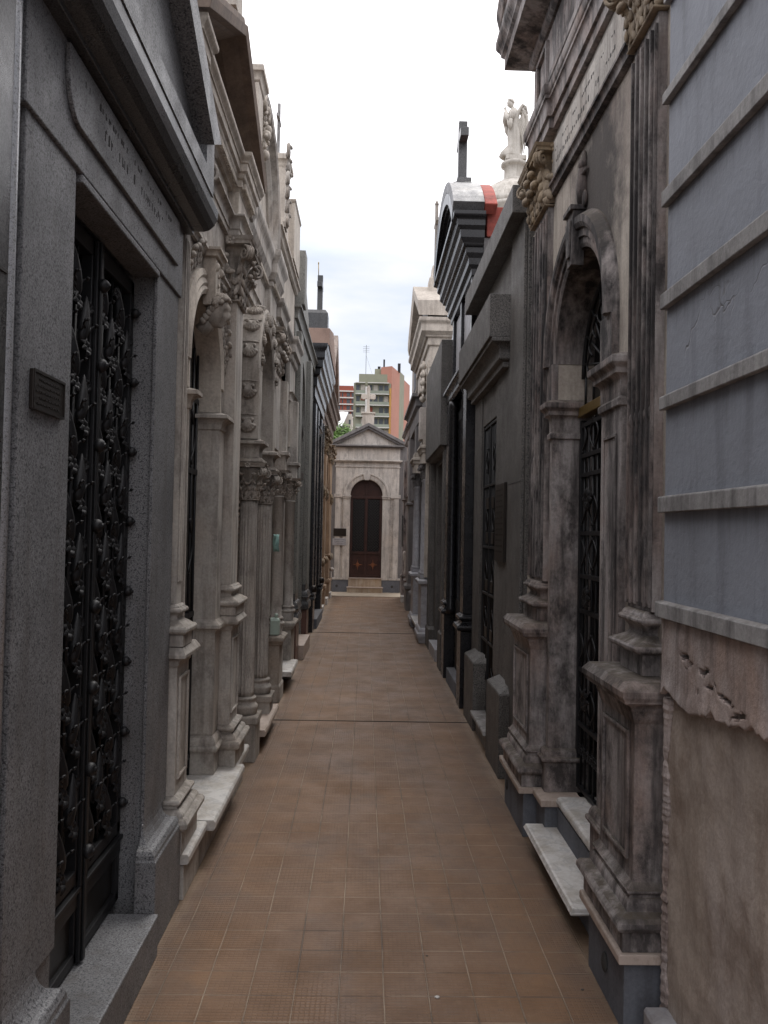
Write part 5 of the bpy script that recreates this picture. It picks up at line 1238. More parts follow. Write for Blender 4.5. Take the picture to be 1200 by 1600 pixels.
# ---- R5 white marble tomb with columns
t = rtomb('white_marble_mausoleum', 'pale marble tomb far right with paired columns and slim cross on gable', 13.3)
g = G(1); wall_arch(g, 12.0, 14.7, 0, 3.9, .96, 1.2, 12.85, 13.85, .2, 2.5); g.box(1.202, 2.7, 12.0, 14.68, 0, 4.3); g.build('wall', 'grey_st', t, .004)
g = G(1); g.box(.86, .959, 12.02, 12.3, .95, 4.1); g.build('corner_pier', 'pale_c', t, .004)
for y0, y1 in ((12.02, 12.62), (14.05, 14.65)):
    g = G(1); g.loft(rect_path(y0, y1, .82, .97), prof((.02, 0), (.05, .10, 'l'), (.05, .14, 'l'), (.03, .16, 'l'), (0, .22, 'cavetto'), (0, .80, 'l'), (.03, .85, 'cavetto'), (.05, .86, 'l'), (.05, .90, 'l'), (0, .92, 'l'))); g.build('pedestal', 'marble_gr', t, .003)
    for yy in (y0 + .15, y1 - .15):
        g = G(1); g.box(.80, .96, yy - .09, yy + .09, .921, .98)
        g.lathe(.88, yy, [(.075, .98), (.08, 1.0), (.07, 1.02), (.055, 1.03), (.062, 1.05), (.052, 1.06), (.05, 1.9), (.047, 2.35), (.055, 2.36), (.052, 2.38)], 20); c_ = g.build('column', 'marble_gr', t)
        g = G(1); capital(g, yy, .88, .045, .045, 2.381, 2.60, True); g.build('capital', 'grey_st', c_)
    g = G(1); g.loft(rect_path(y0, y1, .81, .97), prof((0, 2.602), (0, 2.75, 'l'), (.02, 2.76, 'l'), (.05, 2.82, 'cavetto'), (.05, 2.85, 'l'), (0, 2.87, 'l'), (0, 2.95, 'l'))); g.build('impost_block', 'pale_c', t, .003)
g = G(1); g.box(.76, .97, 12.05, 12.35, 2.951, 3.42); g.build('fallen_plaster_block', 'plaster_white', t, .006)
g = G(1); g.prism_az([(.79, .15), (.785, .2), (1.15, .2), (1.15, .15)], 12.7, 14.0); g.build('marble_step', 'marble', t, .003, split=True)
g = G(1); g.box(1.1, 1.14, 12.86, 13.84, .2, 3.0); g.build('door', 'iron', t)
g = G(1)
for k in range(5): g.volute((.80, 12.1, 3.55 + k * .12), (0, -1), 1, .06, .02); g.ell((.80, 12.15, 3.55 + k * .12), (.05, .06, .05), 8, 6)
g.build('console_carving', 'pale_c', t)
pth = [(12.0, 1.2), (12.0, .88), (14.7, .88), (14.7, 1.2)]
g = G(1); g.loft(pth, prof((0, 4.0), (0, 4.3, 'l'), (.03, 4.32, 'l'), (.03, 4.42, 'l'), (.07, 4.45, 'ovolo'), (.13, 4.50, 'l'), (.13, 4.58, 'l'), (.17, 4.66, 'cyma'), (.17, 4.69, 'l'), (0, 4.72, 'l'))); g.build('cornice', 'pale_c', t, .002)
g = G(1); g.prism_yz([(12.05, 4.721), (14.65, 4.721), (13.35, 5.4)], .86, 1.15); g.build('tympanum', 'grey_st', t)
g = G(1); rk = [(.71, 0), (.69, .1), (.69, .22), (1.25, .22), (1.25, 0)]
rake(g, 11.93, 4.74, 13.35, 5.35, rk); rake(g, 14.77, 4.74, 13.351, 5.35, rk); g.build('raking_cornice', 'pale_c', t, .004)
g = G(1); g.loft([(12.9, 1.15), (12.9, .92), (13.25, .92), (13.25, 1.15)], prof((0, 5.2), (0, 5.58, 'l'), (-.03, 5.62, 'l'), (-.04, 5.66, 'l'), (-.05, 5.78, 'l'), (-.08, 5.82, 'l'))); pd_ = g.build('cross_pedestal', 'pale_c', t, .004)
g = G(1); cross(g, 1.03, 13.07, 5.82, .98, .40, .05); g.tube([(1.03, 13.07, 6.8), (1.03, 13.07, 6.86)], [.04, .015], 6); g.build('cross', 'pale_b', pd_, .005)

# ---- R6 carved grey tomb, R7 decayed tomb
t = rtomb('carved_grey_mausoleum', 'weathered grey tomb far right with pale sign-like attic panel and dark stained pedestals', 16.2)
g = G(1); wall_arch(g, 14.74, 17.7, 0, 4.0, .98, 1.2, 15.7, 16.8, .2, 2.4); g.box(1.202, 2.7, 14.74, 17.68, 0, 4.5); g.build('wall', 'pink', t, .004)
for y0, y1 in ((14.9, 15.4), (17.0, 17.55)):
    g = G(1); g.loft(rect_path(y0, y1, .88, .99), prof((.03, 0), (.03, .4, 'l'), (.06, .44, 'l'), (.06, .5, 'l'), (0, .55, 'l'), (0, 2.1, 'l'), (.05, 2.16, 'cavetto'), (.05, 2.2, 'l'), (0, 2.22, 'l'), (0, 3.5, 'l'))); g.build('pilaster', 'grey_st', t, .003)
pth = [(14.76, 1.2), (14.76, .90), (17.68, .90), (17.68, 1.2)]
g = G(1); g.loft(pth, prof((0, 3.55), (0, 3.8, 'l'), (.05, 3.85, 'l'), (.05, 3.92, 'l'), (.12, 4.0, 'cavetto'), (.12, 4.06, 'l'), (0, 4.08, 'l'), (0, 4.12, 'l'))); g.build('cornice', 'grey_st', t, .003)
g = G(1); g.box(.86, 1.15, 14.9, 16.3, 4.121, 4.85); g.build('attic', 'pale_b', t, .005)
g = G(1); g.box(.85, .859, 15.0, 15.55, 4.2, 4.75); g.build('attic_panel', 'bluegrey', t, .003)
g = G(1); g.box(1.1, 1.14, 15.71, 16.79, .2, 2.9); g.build('door', 'iron', t)
t = rtomb('decayed_plaster_mausoleum', 'decayed pinkish tomb at far right end, render fallen away, beside the end chapel', 19.6)
g = G(1); wall_arch(g, 17.74, 20.5, 0, 3.9, .99, 1.2, 18.6, 19.5, .2, 2.3); g.box(1.202, 2.7, 17.74, 20.45, 0, 4.15); g.build('wall', 'pink', t, .004)
for y0, y1, zt in ((17.9, 18.4, 3.6), (19.8, 20.3, 3.3)):
    g = G(1); g.loft(rect_path(y0, y1, .90, 1.0), prof((.02, 0), (.02, .5, 'l'), (.05, .55, 'l'), (0, .6, 'l'), (0, 2.3, 'l'), (.04, 2.36, 'cavetto'), (0, 2.4, 'l'), (0, zt, 'l'))); g.build('pilaster', 'old', t, .003)
g = G(1); g.loft([(17.76, 1.2), (17.76, .93), (19.8, .93), (19.8, 1.2)], prof((0, 3.62), (.04, 3.66, 'l'), (.04, 3.8, 'l'), (.1, 3.86, 'l'), (.1, 3.92, 'l'), (0, 3.94, 'l'))); g.build('broken_cornice', 'old', t, .003)
g = G(1); g.box(.94, 1.2, 18.2, 18.9, 3.95, 4.35); g.box(.96, 1.2, 19.9, 20.6, 3.91, 4.2); g.build('parapet_stub', 'pink', t, .01, split=True)
g = G(1); g.box(.90, .985, 18.42, 18.58, .0, .12); g.box(.87, .898, 19.95, 20.2, 1.25, 2.0); g.build('loose_panel', 'granite_dk', t, .004, split=True)
g = G(1); g.lathe(.96, 19.6, [(.05, .6), (.06, .62), (.04, .66), (.035, .9), (.06, .95), (.07, 1.1), (.05, 1.15)], 12); g.build('altar_vase', 'plaster_white', t)
g = G(1); g.box(1.1, 1.14, 18.62, 19.48, .2, 2.8); g.build('door', 'iron', t)
g = G(1); g.box(.84, .98, 18.9, 19.4, 0, .13); g.build('marble_block', 'marble', t, .004, split=True)

# ---- domed mausoleum behind and its angel
DX, DY = 2.58, 15.0
t = thing('domed_mausoleum', 'white tiled dome with round lantern pedestal rising behind the right row', 'mausoleum', (DX, DY, 0))
g = G(1); g.box(DX - .75, DX + .85, DY - .8, DY + .8, 0, 7.0); g.build('body', 'white_st', t, .01)
g = G(1); g.lathe(DX, DY, [(.70, 7.0), (.70, 7.35), (.75, 7.38), (.75, 7.44), (.68, 7.46)], 40); g.build('drum', 'white_st', t)
g = G(1); P_ = []
for k in range(9):
    th = math.pi / 2 * k / 9; r_ = .68 * math.cos(th) ; z_ = 7.46 + .56 * math.sin(th)
    P_ += [(r_, z_), (.68 * math.cos(th + .16) + .012, z_ + .085 * math.cos(th) + .004)]
P_.append((.16, 8.03)); g.lathe(DX, DY, P_, 36); g.build('dome', 'white_st', t)
g = G(1); g.lathe(DX, DY, [(.24, 7.98), (.22, 8.04), (.18, 8.07), (.175, 8.27), (.20, 8.29), (.235, 8.31), (.235, 8.36), (.20, 8.38)], 32); g.build('lantern_pedestal', 'white_st', t)
# angel: robe lofted along a bent spine, praying arms, folded wings
ang = thing('angel_statue', 'white marble praying angel with raised folded wings on the domed roof', 'statue', (DX, DY, 8.38))
g = G(1); g.box(DX - .17, DX + .20, DY - .17, DY + .17, 8.381, 8.46); g.build('base_block', 'white_st', ang, .006)
g = G(1); rows = []; NN = 28
spine = [(-.05, 8.46, .17, .15), (-.06, 8.50, .175, .15), (-.03, 8.58, .15, .14), (.0, 8.70, .115, .12), (-.005, 8.85, .125, .125), (-.01, 8.98, .115, .125), (-.015, 9.10, .085, .10), (-.02, 9.18, .095, .12), (-.025, 9.27, .105, .14), (-.03, 9.34, .075, .11), (-.035, 9.375, .042, .042), (-.045, 9.41, .036, .036)]
for j, (dx, z, ra, ry) in enumerate(spine):
    row = []
    for k in range(NN):
        th = 2 * math.pi * k / NN; fold = 1 + (.07 * math.sin(th * 7 + j * .25) + .03 * math.sin(th * 13 - j * .4)) * max(0, 1 - j / 8)
        knee = .07 * math.exp(-((z - 8.56) / .08) ** 2) * max(0, -math.cos(th)) ** 2
        row.append(g.V(DX + dx + (ra * fold) * math.cos(th) - knee, DY + ry * fold * math.sin(th), z))
    rows.append(row)
for r0, r1 in zip(rows, rows[1:]):
    for k in range(NN): g.F(r0[k], r0[(k + 1) % NN], r1[(k + 1) % NN], r1[k], smooth=True)
g.F(*rows[0][::-1]); g.F(*rows[-1])
hd = Vector((DX - .085, DY - .01, 9.465)); rot = Matrix.Rotation(R(-28), 3, 'Y') @ Matrix.Rotation(math.pi, 3, 'Z')
def fc(p):
    k = 1 + .28 * math.exp(-((p - Vector((1, 0, -.1)).normalized()).length / .2) ** 2) + .1 * math.exp(-((p - Vector((.85, 0, -.75)).normalized()).length / .3) ** 2)
    for s_ in (-1, 1): k -= .1 * math.exp(-((p - Vector((.9, .34 * s_, .12)).normalized()).length / .2) ** 2)
    return p * k
g.ell(hd, (.058, .052, .078), 22, 18, rot, fc)
for s_ in (-1, 1):      # arms: shoulder, elbow, wrist; hands pressed together under the chin
    g.tube([(DX - .03, DY + s_ * .115, 9.31), (DX - .07, DY + s_ * .15, 9.20), (DX - .115, DY + s_ * .145, 9.10), (DX - .16, DY + s_ * .09, 9.20), (DX - .175, DY + s_ * .025, 9.33)], [.05, .058, .062, .05, .026], 12)
    g.tube([(DX - .115, DY + s_ * .145, 9.11), (DX - .11, DY + s_ * .14, 9.02), (DX - .10, DY + s_ * .12, 8.93)], [.055, .045, .012], 10)   # hanging sleeve
    g.ell((DX - .178, DY + s_ * .014, 9.355), (.018, .012, .028), 8, 6)
    for f_ in range(4): g.tube([(DX - .168 - f_ * .009, DY + s_ * .010, 9.375), (DX - .165 - f_ * .009, DY + s_ * .008, 9.405 + .006 * (1.5 - abs(f_ - 1.5)))], [.006, .0045], 6)
    g.tube([(DX - .168, DY + s_ * .016, 9.35), (DX - .150, DY + s_ * .014, 9.375)], [.007, .005], 6)
g.build('angel_body', 'white_st', ang)
g = G(1); rnd = random.Random(6)
for k in range(60):
    th = rnd.uniform(0, 2 * math.pi); h = rnd.uniform(-.25, 1)
    d = Vector((-.75 * (1 - h) * .9 + .1, math.sin(th) * .9, h)).normalized() if True else None
    p = hd + rot @ Vector((d.x * .058 - .012, d.y * .055, d.z * .078 + .006)); g.ell(p, (.02, .018, .018), 6, 5)
g.build('hair', 'white_st', ang)
for s_ in (-1, 1):
    g = G(1)        # wing: thick curved blade of layered feathers, rising behind the shoulder
    for layer, (n_, ln, off) in enumerate(((11, 1.0, 0), (8, .62, .012), (6, .36, .024))):
        for k in range(n_):
            u = k / (n_ - 1); bx = DX + .05 + .085 * math.sin(u * 2.2) + .0 ; by = DY + s_ * (.05 + .03 * u); bz = 9.14 + .20 * u
            tipx = DX + .13 + .10 * math.sin(math.pi * min(1, u * 1.05)) + .02; tipz = bz - ln * (.62 - .38 * u) + .14 * u
            g.tube([(bx, by - s_ * off, bz), ((bx + tipx) / 2 + .03, by + s_ * (.02 - off), (bz + tipz) / 2), (tipx, by + s_ * (.015 - off), tipz)], [.018, .024, .007], 7)
    g.tube([(DX + .02, DY + s_ * .05, 9.16), (DX + .08, DY + s_ * .07, 9.34), (DX + .13, DY + s_ * .08, 9.41), (DX + .18, DY + s_ * .075, 9.38), (DX + .215, DY + s_ * .07, 9.26)], [.03, .035, .035, .03, .02], 10)
    g.build('wing', 'white_st', ang)

# ================================================================ END CHAPEL (faces the walk; here a = world x)
t = thing('end_chapel', 'small gabled stucco chapel closing the walk, arched dark red door, cross on top', 'chapel', (0.04, 21.72, 0))
C0, YF = .04, 21.72
def fbox(g, x0, x1, y0, y1, z0, z1): return g.box(x0, x1, y0, y1, z0, z1)
def fprism(g, pts, y0, y1): return g.prism_az(pts, y0, y1)
def arc_xz(cx, cz, r, n=24): return [(cx - r * math.cos(math.pi * k / n), cz + r * math.sin(math.pi * k / n)) for k in range(n + 1)]
DC = .01
g = G(1); fprism(g, [(-.80, .35), (DC - .42, .35)] + arc_xz(DC, 2.53, .42) + [(DC + .42, .35), (.86, .35), (.86, 3.40), (-.80, 3.40)], YF, YF + .25)
fbox(g, -.79, .85, YF + .252, YF + 3, 0, 3.5); g.build('wall', 'chapel', t, .004)
g = G(1); fbox(g, -1.05, -.802, YF + .06, YF + 3, 0, 3.95); fbox(g, .862, 1.15, YF + .06, YF + 3, 0, 3.9); g.build('side_wall', 'grey_st', t, .004, split=True)
g = G(1); fbox(g, -.83, DC - .44, YF - .03, YF + .2, 0, .33); fbox(g, DC + .44, .90, YF - .03, YF + .2, 0, .33); g.build('base_course', 'bluegrey', t, .004, split=True)
g = G(1); fbox(g, -.85, DC - .43, YF - .045, YF + .2, .331, .38); fbox(g, DC + .43, .92, YF - .045, YF + .2, .331, .38); g.build('base_cap', 'chapel', t, .004, split=True)
g = G(1); fbox(g, DC - .46, DC + .46, YF - .22, YF + .2, 0, .13); fbox(g, DC - .43, DC + .43, YF - .05, YF + .24, .131, .36); g.build('door_step', 'cream_st', t, .006)
g = G(1); fbox(g, DC - .47, DC + .47, YF - .24, YF - .04, .1305, .155); fbox(g, DC - .425, DC + .425, YF - .07, YF + .2, .3605, .385); g.build('step_nosing', 'marble_pink', t, .004, split=True)
for x0, x1 in ((-.80, -.66), (.72, .86)):
    g = G(1); fbox(g, x0, x1, YF - .035, YF - .001, .381, 2.46); g.build('pilaster', 'chapel', t, .003)
for x0, x1 in ((DC - .60, DC - .421), (DC + .421, DC + .60)):
    g = G(1); fbox(g, x0, x1, YF - .045, YF - .001, .381, 2.44); g.build('door_jamb', 'chapel', t, .003, split=True)
    g = G(1); fbox(g, x0 - .01, x1 + .01, YF - .065, YF - .001, 2.441, 2.49); fbox(g, x0 - .02, x1 + .02, YF - .08, YF - .001, 2.4905, 2.53); g.build('impost', 'chapel', t, .003)
for x0, x1 in ((-.83, DC - .63), (DC + .63, .90)):
    g = G(1); fbox(g, x0, x1, YF - .05, YF - .001, 2.47, 2.56); g.build('impost_band', 'chapel', t, .003, split=True)
g = G(1)
def farc(g, cx, cz, sec, n=32):
    rings = [[g.V(cx - math.cos(math.pi * k / n) * r, y, cz + math.sin(math.pi * k / n) * r) for r, y in sec] for k in range(n + 1)]; m = len(sec)
    for r0, r1 in zip(rings, rings[1:]):
        for j in range(m): g.F(r0[j], r0[(j + 1) % m], r1[(j + 1) % m], r1[j])
    g.F(*rings[0][::-1]); g.F(*rings[-1])
farc(g, DC, 2.535, [(.421, YF + .1), (.421, YF - .045), (.45, YF - .05), (.53, YF - .05), (.54, YF - .07), (.58, YF - .07), (.59, YF - .001)])
g.build('archivolt', 'chapel', t)
g = G(1); fprism(g, [(DC - .055, 2.93), (DC + .055, 2.93), (DC + .11, 3.10), (DC + .06, 3.12), (DC, 3.20), (DC - .06, 3.12), (DC - .11, 3.10)], YF - .10, YF - .002); g.build('keystone', 'chapel', t, .005)
g = G(1); fbox(g, -.84, .90, YF - .05, YF + .2, 3.401, 3.43); fbox(g, -.87, .93, YF - .09, YF + .2, 3.4305, 3.46); fbox(g, -.82, .88, YF - .02, YF - .001, 3.27, 3.30); g.build('architrave', 'chapel', t, .003)
g = G(1); fbox(g, -.81, .87, YF - .01, YF + .25, 3.461, 3.78); g.build('frieze', 'chapel', t, .003)
g = G(1); fbox(g, -.88, .94, YF - .08, YF + .25, 3.781, 3.81); fbox(g, -.92, .98, YF - .14, YF + .25, 3.8105, 3.845); g.build('cornice', 'grey_st', t, .003)
g = G(1); fprism(g, [(-.84, 3.846), (.90, 3.846), (.03, 4.30)], YF + .0, YF + .25); g.build('tympanum', 'chapel', t)
for s_ in (-1, 1):
    g = G(1); x1 = C0 - .01 + s_ * .97; cx = C0 - .01 + .0005 * s_
    fprism(g, [(x1, 3.846), (cx, 4.335), (cx, 4.42), (x1, 3.93)], YF - .15, YF + 2.9); fprism(g, [(x1 - s_ * .12, 3.846), (cx, 4.27), (cx, 4.334), (x1 - s_ * .001, 3.8465)], YF - .10, YF + .0); g.build('raking_cornice', 'grey_st', t, .003)
g = G(1); fbox(g, -.14, .17, YF + .02, YF + .32, 4.20, 4.68); fbox(g, -.17, .20, YF - .01, YF + .35, 4.681, 4.72); pd_ = g.build('cross_pedestal', 'pale_c', t, .004)
g = G(1)      # cross with flared trefoil-like arms
cxx, cyy = .01, YF + .17
fprism(g, [(cxx - .05, 4.721), (cxx + .05, 4.721), (cxx + .035, 4.9), (cxx + .035, 5.09), (cxx + .15, 5.075), (cxx + .19, 5.10), (cxx + .19, 5.19), (cxx + .15, 5.215), (cxx + .035, 5.20), (cxx + .05, 5.36), (cxx + .02, 5.44), (cxx - .02, 5.44), (cxx - .05, 5.36), (cxx - .035, 5.20), (cxx - .15, 5.215), (cxx - .19, 5.19), (cxx - .19, 5.10), (cxx - .15, 5.075), (cxx - .035, 5.09), (cxx - .035, 4.9)], cyy - .04, cyy + .04)
g.build('cross', 'pale_c', pd_, .008)
# door
g = G(1); fprism(g, [(DC - .419, .386), (DC + .419, .386)] + arc_xz(DC, 2.53, .419)[::-1], YF + .10, YF + .14); door = g.build('double_door', 'wood', t)
g = G(1); fbox(g, DC - .025, DC + .025, YF + .06, YF + .099, .386, 2.45); fbox(g, DC - .41, DC + .41, YF + .06, YF + .099, 2.451, 2.51); fbox(g, DC - .02, DC + .02, YF + .07, YF + .099, 2.511, 2.93)
for x0, x1 in ((DC - .41, DC - .36), (DC + .36, DC + .41)): fbox(g, x0, x1, YF + .07, YF + .099, .386, 2.45)
fbox(g, DC - .359, DC + .359, YF + .075, YF + .099, 1.0, 1.06); fbox(g, DC - .359, DC + .359, YF + .075, YF + .099, .39, .45)
g.build('door_frame', 'wood', door, .003)
g = G(1)
for s_ in (-1, 1):
    cx = DC + s_ * .195
    for k in range(-9, 19):
        for sg_ in (1, -1):
            x0, z0 = cx - .15, 1.08 + k * .075; x1, z1 = cx + .15, z0 + .3 * 1
            if sg_ < 0: z0, z1 = z1, z0
            # clip to panel
            za, zb = 1.08, 2.42
            def cl(x, z, X, Z):
                if z < za: x = x + (X - x) * (za - z) / (Z - z); z = za
                if z > zb: x = x + (X - x) * (zb - z) / (Z - z); z = zb
                return x, z
            if max(z0, z1) <= za or min(z0, z1) >= zb: continue
            p = cl(x0, z0, x1, z1); q_ = cl(x1, z1, x0, z0)
            g.tube([(p[0], YF + .085, p[1]), (q_[0], YF + .085, q_[1])], .005, 4)
    for i in range(4):
        for j in range(18): g.ell((cx - .1125 + i * .075, YF + .078, 1.12 + j * .075), (.011, .008, .011), 6, 4)
g.build('lattice', 'bronze', door)
g = G(1); fbox(g, DC - .345, DC - .045, YF + .0935, YF + .0995, 1.075, 2.43); fbox(g, DC + .045, DC + .345, YF + .0935, YF + .0995, 1.075, 2.43); g.build('glass_pane', 'pane', door)
g = G(1)
for s_ in (-1, 1):
    cx, cz = DC + s_ * .20, .72; pts = []
    for k in range(16):
        r_ = .13 if k % 4 == 0 else (.035 if k % 2 else .06); th = math.pi * 2 * k / 16; pts.append((cx + r_ * math.cos(th), cz + r_ * math.sin(th) * 1.2))
    fprism(g, pts, YF + .08, YF + .099); 
g.build('star_ornament', 'wood_or', door, .003, split=True)
g = G(1); fbox(g, -.83, -.50, YF - .06, YF - .046, 1.46, 1.66); g.build('plaque', 'bronze', t, .003)
g = G(1); fbox(g, -.85, -.50, YF - .06, YF - .046, 1.22, 1.40); w_ = g.build('plaque', 'marble_gr', t, .003, label='white marble plaque under the dark one')
g = G(1)
for r_ in range(3): fbox(g, -.80 + .03 * r_, -.55 - .02 * r_, YF - .0608, YF - .0602, 1.37 - r_ * .05, 1.375 - r_ * .05)
g.build('plaque_lettering', 'engrave', w_)
for x in (-.72, .72):
    g = G(1); g.ell((x, YF - .031, .17), (.035, .006, .035), 14, 8); g.build('vent_hole', 'engrave', t, split=True)

# ================================================================ FAR BUILDINGS AND TREE
def bld(name, label, x, y): return thing(name, label, 'building', (x, y, 0))
YB = 230.0
def px(u, v, Y):
    d = _ru(u, v); w = Vector((rt.dot(d), fw.dot(d), up.dot(d))); k = Y / w.y; return w.x * k, 1.6 + w.z * k
m_ = {}
m_['olive'] = plain('olive painted concrete', (0.27, 0.27, 0.20), .9, 0, .2, .3)
m_['olive2'] = plain('olive grey balcony', (0.27, 0.295, 0.24), .9, 0, .25, .3)
m_['salmon'] = plain('salmon painted flank', (0.44, 0.21, 0.155), .9, 0, .15, .2)
m_['brick'] = plain('red brick facing', (0.30, 0.085, 0.055), .9, 0, .25, .4)
m_['slabw'] = plain('white concrete edge', (0.62, 0.60, 0.57), .9, 0, .1, .3)
m_['win'] = plain('far window glass', (0.07, 0.08, 0.09), .25, 0, .5, .5, .0)
m_['yel'] = plain('yellow ochre edge', (0.50, 0.28, 0.08), .9, 0, .2, .3)
m_['cream'] = plain('cream render', (0.52, 0.48, 0.42), .9, 0, .15, .3)
m_['white_roof'] = plain('white painted roof', (0.72, 0.72, 0.73), .8, 0, .1, .5)
x0, z1 = px(553, 598, YB); x1, _ = px(611, 598, YB); xs1 = x1
t = bld('apartment_tower', 'tall olive and salmon apartment tower with stacked balconies beyond the end chapel', (x0 + x1) / 2, YB)
D = 16
g = G(1); g.box(x0, x1, YB, YB + D, 0, z1); g.build('wall', m_['olive'], t)
xa, za = px(561, 583, YB); g = G(1); g.box(xa, x1, YB + 1, YB + D, z1 + .01, za); xb, zb = px(586, 573, YB); g.box(xb, x1 + .02, YB + 3, YB + D, za + .01, zb); g.build('rooftop_block', m_['olive'], t, split=True)
# salmon flank recedes to the right
g = G(1); xr, _ = px(625, 577, YB); zr = px(613, 572, YB)[1]
g.prism_yz([(YB, 0), (YB, zr), (YB + D * .98, zr), (YB + D * .98, 0)], x1 + .03, x1 + .3)
def flank(g, u0, u1, v, y0, y1, d=3.0):
    a0 = px(u0, v, y0)[0]; a1 = px(u1, v, y1)[0]; zt = px(u0, v, y0)[1]
    A_ = [(a0, y0), (a1, y1), (a1 - d, y1 + 2), (a0 - d, y0 + 2)]
    lo = [g.V(x, y, 0) for x, y in A_]; hi = [g.V(x, y, zt) for x, y in A_]
    g.F(*lo); g.F(*hi)
    for k in range(4): g.F(lo[k], lo[(k + 1) % 4], hi[(k + 1) % 4], hi[k])
g = G(1); flank(g, 612.5, 625, 572, YB + .2, YB + 10); flank(g, 631, 640.5, 593, YB + 18, YB + 28); g.build('salmon_flank', m_['salmon'], t, split=True)
g = G(1); flank(g, 624.5, 632, 580, YB + 10.5, YB + 17.5, 4); g.build('recess_wall', m_['olive'], t)
rnd = random.Random(21)
for fl_ in range(8):
    v = 599 + fl_ * 17.4
    if v > 745: break
    z_t = px(580, v, YB)[1]
    # slab edge, parapet, windows per bay
    for (ua, ub) in ((555.5, 571), (574.5, 608)):
        xa, xb = px(ua, v, YB)[0], px(ub, v, YB)[0]
        g = G(1); g.box(xa, xb, YB - 1.4, YB - .02, z_t - .25, z_t); g.box(xa, xb, YB - 1.4, YB - 1.3, z_t + .01 - 3.05, z_t - 2.2); g.build('balcony', m_['olive2'], t, label=None)
        g = G(1); g.box(xa, xb, YB - 1.46, YB - 1.41, z_t - .14, z_t + .05); g.build('balcony_edge', m_['slabw'], t)
        g = G(1); nw = 2 if ub - ua < 20 else 4
        for k in range(nw):
            wx0 = xa + (xb - xa) * (k + .15) / nw; wx1 = xa + (xb - xa) * (k + .85) / nw
            if rnd.random() < .92: g.box(wx0, wx1, YB - .06, YB - .01, z_t - 2.7, z_t - .5)
        if g.v: g.build('window', m_['win'], t, split=True)
        g = G(1); k = rnd.randrange(nw); wx0 = xa + (xb - xa) * (k + .1) / nw; wx1 = xa + (xb - xa) * (k + .9) / nw
        g.box(wx0, wx1, YB - .12, YB - .065, z_t - 1.6 - rnd.random(), z_t - .4); g.build('awning', m_['brick'] if (fl_ + nw) % 3 == 0 else m_['cream'], t)
g = G(1); xa, xb = px(571, 600, YB)[0], px(574, 600, YB)[0]; g.box(xa, xb, YB - 1.3, YB - .02, 8, z1 - 1.2); g.build('divider', m_['slabw'], t)
g = G(1); xa, xb = px(608.5, 600, YB)[0], px(611.5, 600, YB)[0]; g.box(xa, xb, YB - 1.2, YB - .02, 6, z1 - 1.5); g.build('drain_pier', m_['yel'], t)
g = G(1); a_, zc = px(601, 556, YB); g.lathe(a_, YB + 5, [(.25, zb - .5), (.25, zc)], 10); a2, z2 = px(593, 567, YB); g.box(a2 - .4, a2 + .4, YB + 5, YB + 6, zb, z2); a3, z3 = px(624, 570, YB + 10); g.box(a3 - .5, a3 + .3, YB + 8, YB + 9, z3 - 2.5, z3); g.build('chimney', 'iron', t, split=True)
g = G(1); am, zm = px(572.5, 534, YB); g.tube([(am, YB + 4, za - .2), (am, YB + 4, zm)], .07, 6)
for k in range(4): g.tube([(am - .9, YB + 4, zm - .5 - k * .5), (am + .9, YB + 4, zm - .5 - k * .5)], .035, 5)
g.tube([(am, YB + 4, zm - 3), (am + 2.0, YB + 4, za)], .02, 4); g.build('antenna', 'iron', t)
# red brick building
YR = 300.0
x0, z1 = px(515, 606, YR); x1, _ = px(554, 606, YR)
t = bld('brick_apartment_block', 'red brick apartment block with white floor bands left of the olive tower', (x0 + x1) / 2, YR)
g = G(1); g.box(x0 - 6, x1, YR, YR + 14, 0, z1); g.build('wall', m_['brick'], t)
for k in range(7):
    v = 611.5 + k * 10.2; z = px(540, v, YR)[1]
    g = G(1); g.box(x0 - 6, x1 - .3, YR - .8, YR - .01, z - .2, z + .2); g.build('floor_band', m_['slabw'], t)
    for j in range(5):
        xa = x0 + 1.0 + j * 1.75; g = G(1); g.box(xa, xa + (1.2 if j != 2 else .5), YR - .06, YR - .01, z - 1.9, z - .45); g.build('window', m_['win'], t, split=True)
g = G(1); g.box(x0, x1 - .4, YR, YR + 14, z1 + .01, z1 + .9); g.build('parapet', m_['slabw'] if False else m_['brick'], t)
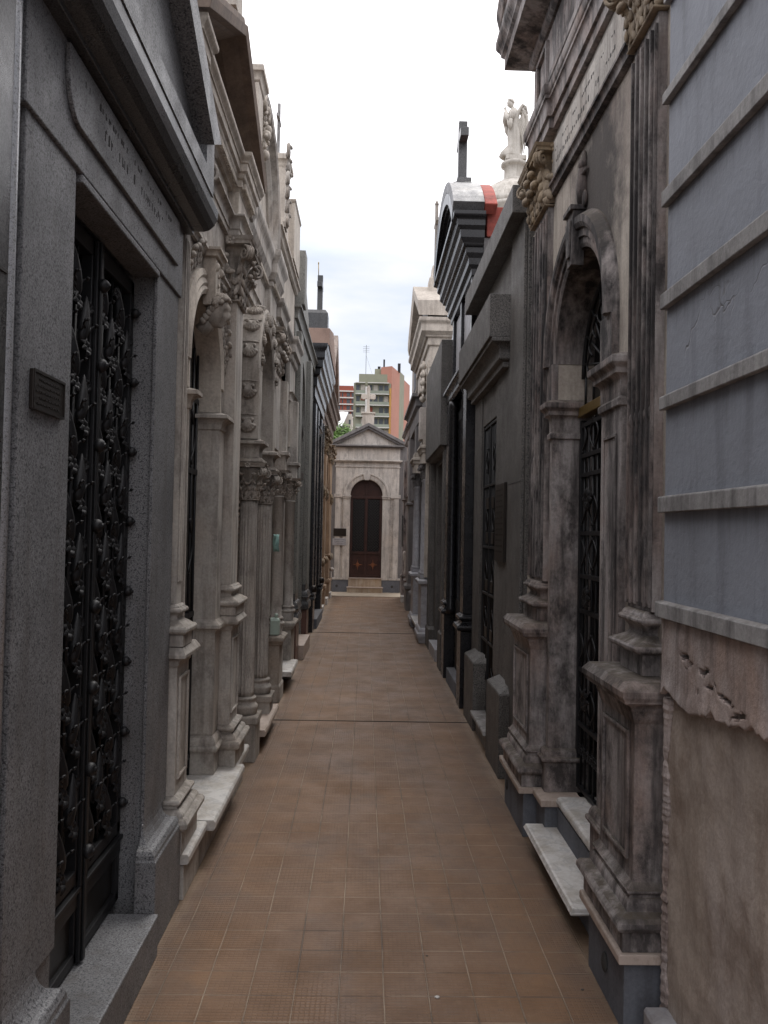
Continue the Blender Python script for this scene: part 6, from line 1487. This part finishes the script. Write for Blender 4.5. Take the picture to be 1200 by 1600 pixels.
# white roofed house
YH = 120.0
x0, z0 = px(519, 668, YH); x1, z1 = px(543, 643, YH)
t = bld('white_roofed_house', 'low house with sloping white roof below the brick block', (x0 + x1) / 2, YH)
g = G(1); g.box(x0 - 1, px(550, 650, YH)[0], YH + .5, YH + 9, 0, px(540, 646, YH)[1]); g.build('wall', m_['cream'], t)
g = G(1); xa, zt = px(544, 643, YH); xb, zb_ = px(535, 668, YH)
A_ = [(x0 - 1, YH - 2, zb_), (xb, YH - 2, zb_), (xa, YH + .3, zt), (x0 - 1, YH + .3, zt)]
lo = [g.V(x, y, z - .25) for x, y, z in A_]; hi = [g.V(*p) for p in A_]
g.F(*lo[::-1]); g.F(*hi)
for k in range(4): g.F(lo[k], lo[(k + 1) % 4], hi[(k + 1) % 4], hi[k])
g.build('roof', m_['white_roof'], t)
g = G(1)
for k in range(5): g.box(x0 + .3 + k * .45, x0 + .5 + k * .45, YH - 2.05, YH - 2.0, zb_ - 1.2, zb_ + .0)
g.box(px(545, 650, YH)[0], px(548, 650, YH)[0], YH + .42, YH + .49, px(545, 662, YH)[1], px(545, 655, YH)[1]); g.build('window', m_['win'], t, split=True)
g = G(1); a_, z_ = px(534, 640, YH); g.box(a_ - .25, a_ + .3, YH + 3, YH + 3.5, z_ - 1.4, z_ + .2); g.build('chimney', m_['cream'], t, split=True)
# grey side buildings right of the tower, low roof
# tree
def tree(name, label, x, y, z0, zt, rx, seed, n, mats=('leaf', 'bark')):
    t = thing(name, label, 'tree', (x, y, 0)); rnd = random.Random(seed)
    g = G(1); zc = (z0 + zt) / 2
    g.tube([(x, y, 0), (x + .1, y, z0 * .5), (x - .1, y, z0), (x, y, zc)], [.25, .2, .16, .08], 8)
    blobs = []
    for k in range(9):
        th = rnd.uniform(0, 6.28); r_ = rnd.uniform(.2, .8) * rx; c = Vector((x + r_ * math.cos(th), y + r_ * math.sin(th), z0 + (zt - z0) * rnd.uniform(.25, .8))); blobs.append(c)
        g.tube([(x, y, z0 * .9), tuple((Vector((x, y, z0)) + c) / 2 + Vector((0, 0, .1))), tuple(c)], [.1, .06, .02], 5)
    g.build('trunk', mats[1], t)
    g = G(1)
    for k in range(n):
        c = rnd.choice(blobs); d = Vector((rnd.gauss(0, 1), rnd.gauss(0, 1), rnd.gauss(0, .75))).normalized() * rx * .5 * rnd.uniform(.4, 1.05)
        p = c + d; s_ = rnd.uniform(.07, .15); u = Vector((rnd.gauss(0, 1), rnd.gauss(0, 1), rnd.gauss(0, 1))).normalized(); w = u.orthogonal().normalized()
        i = [g.V(*(p + u * s_)), g.V(*(p + w * s_ * .5)), g.V(*(p - u * s_)), g.V(*(p - w * s_ * .5))]; g.F(*i)
    g.build('crown', mats[0], t, recalc=False)
xt, zt = px(541, 664, 60); _, zbm = px(541, 692, 60)
tree('leafy_tree', 'bright green leafy treetop just above the chapel roof, left of the cross', xt, 60, zbm - 1.2, zt, 1.7, 31, 5200)
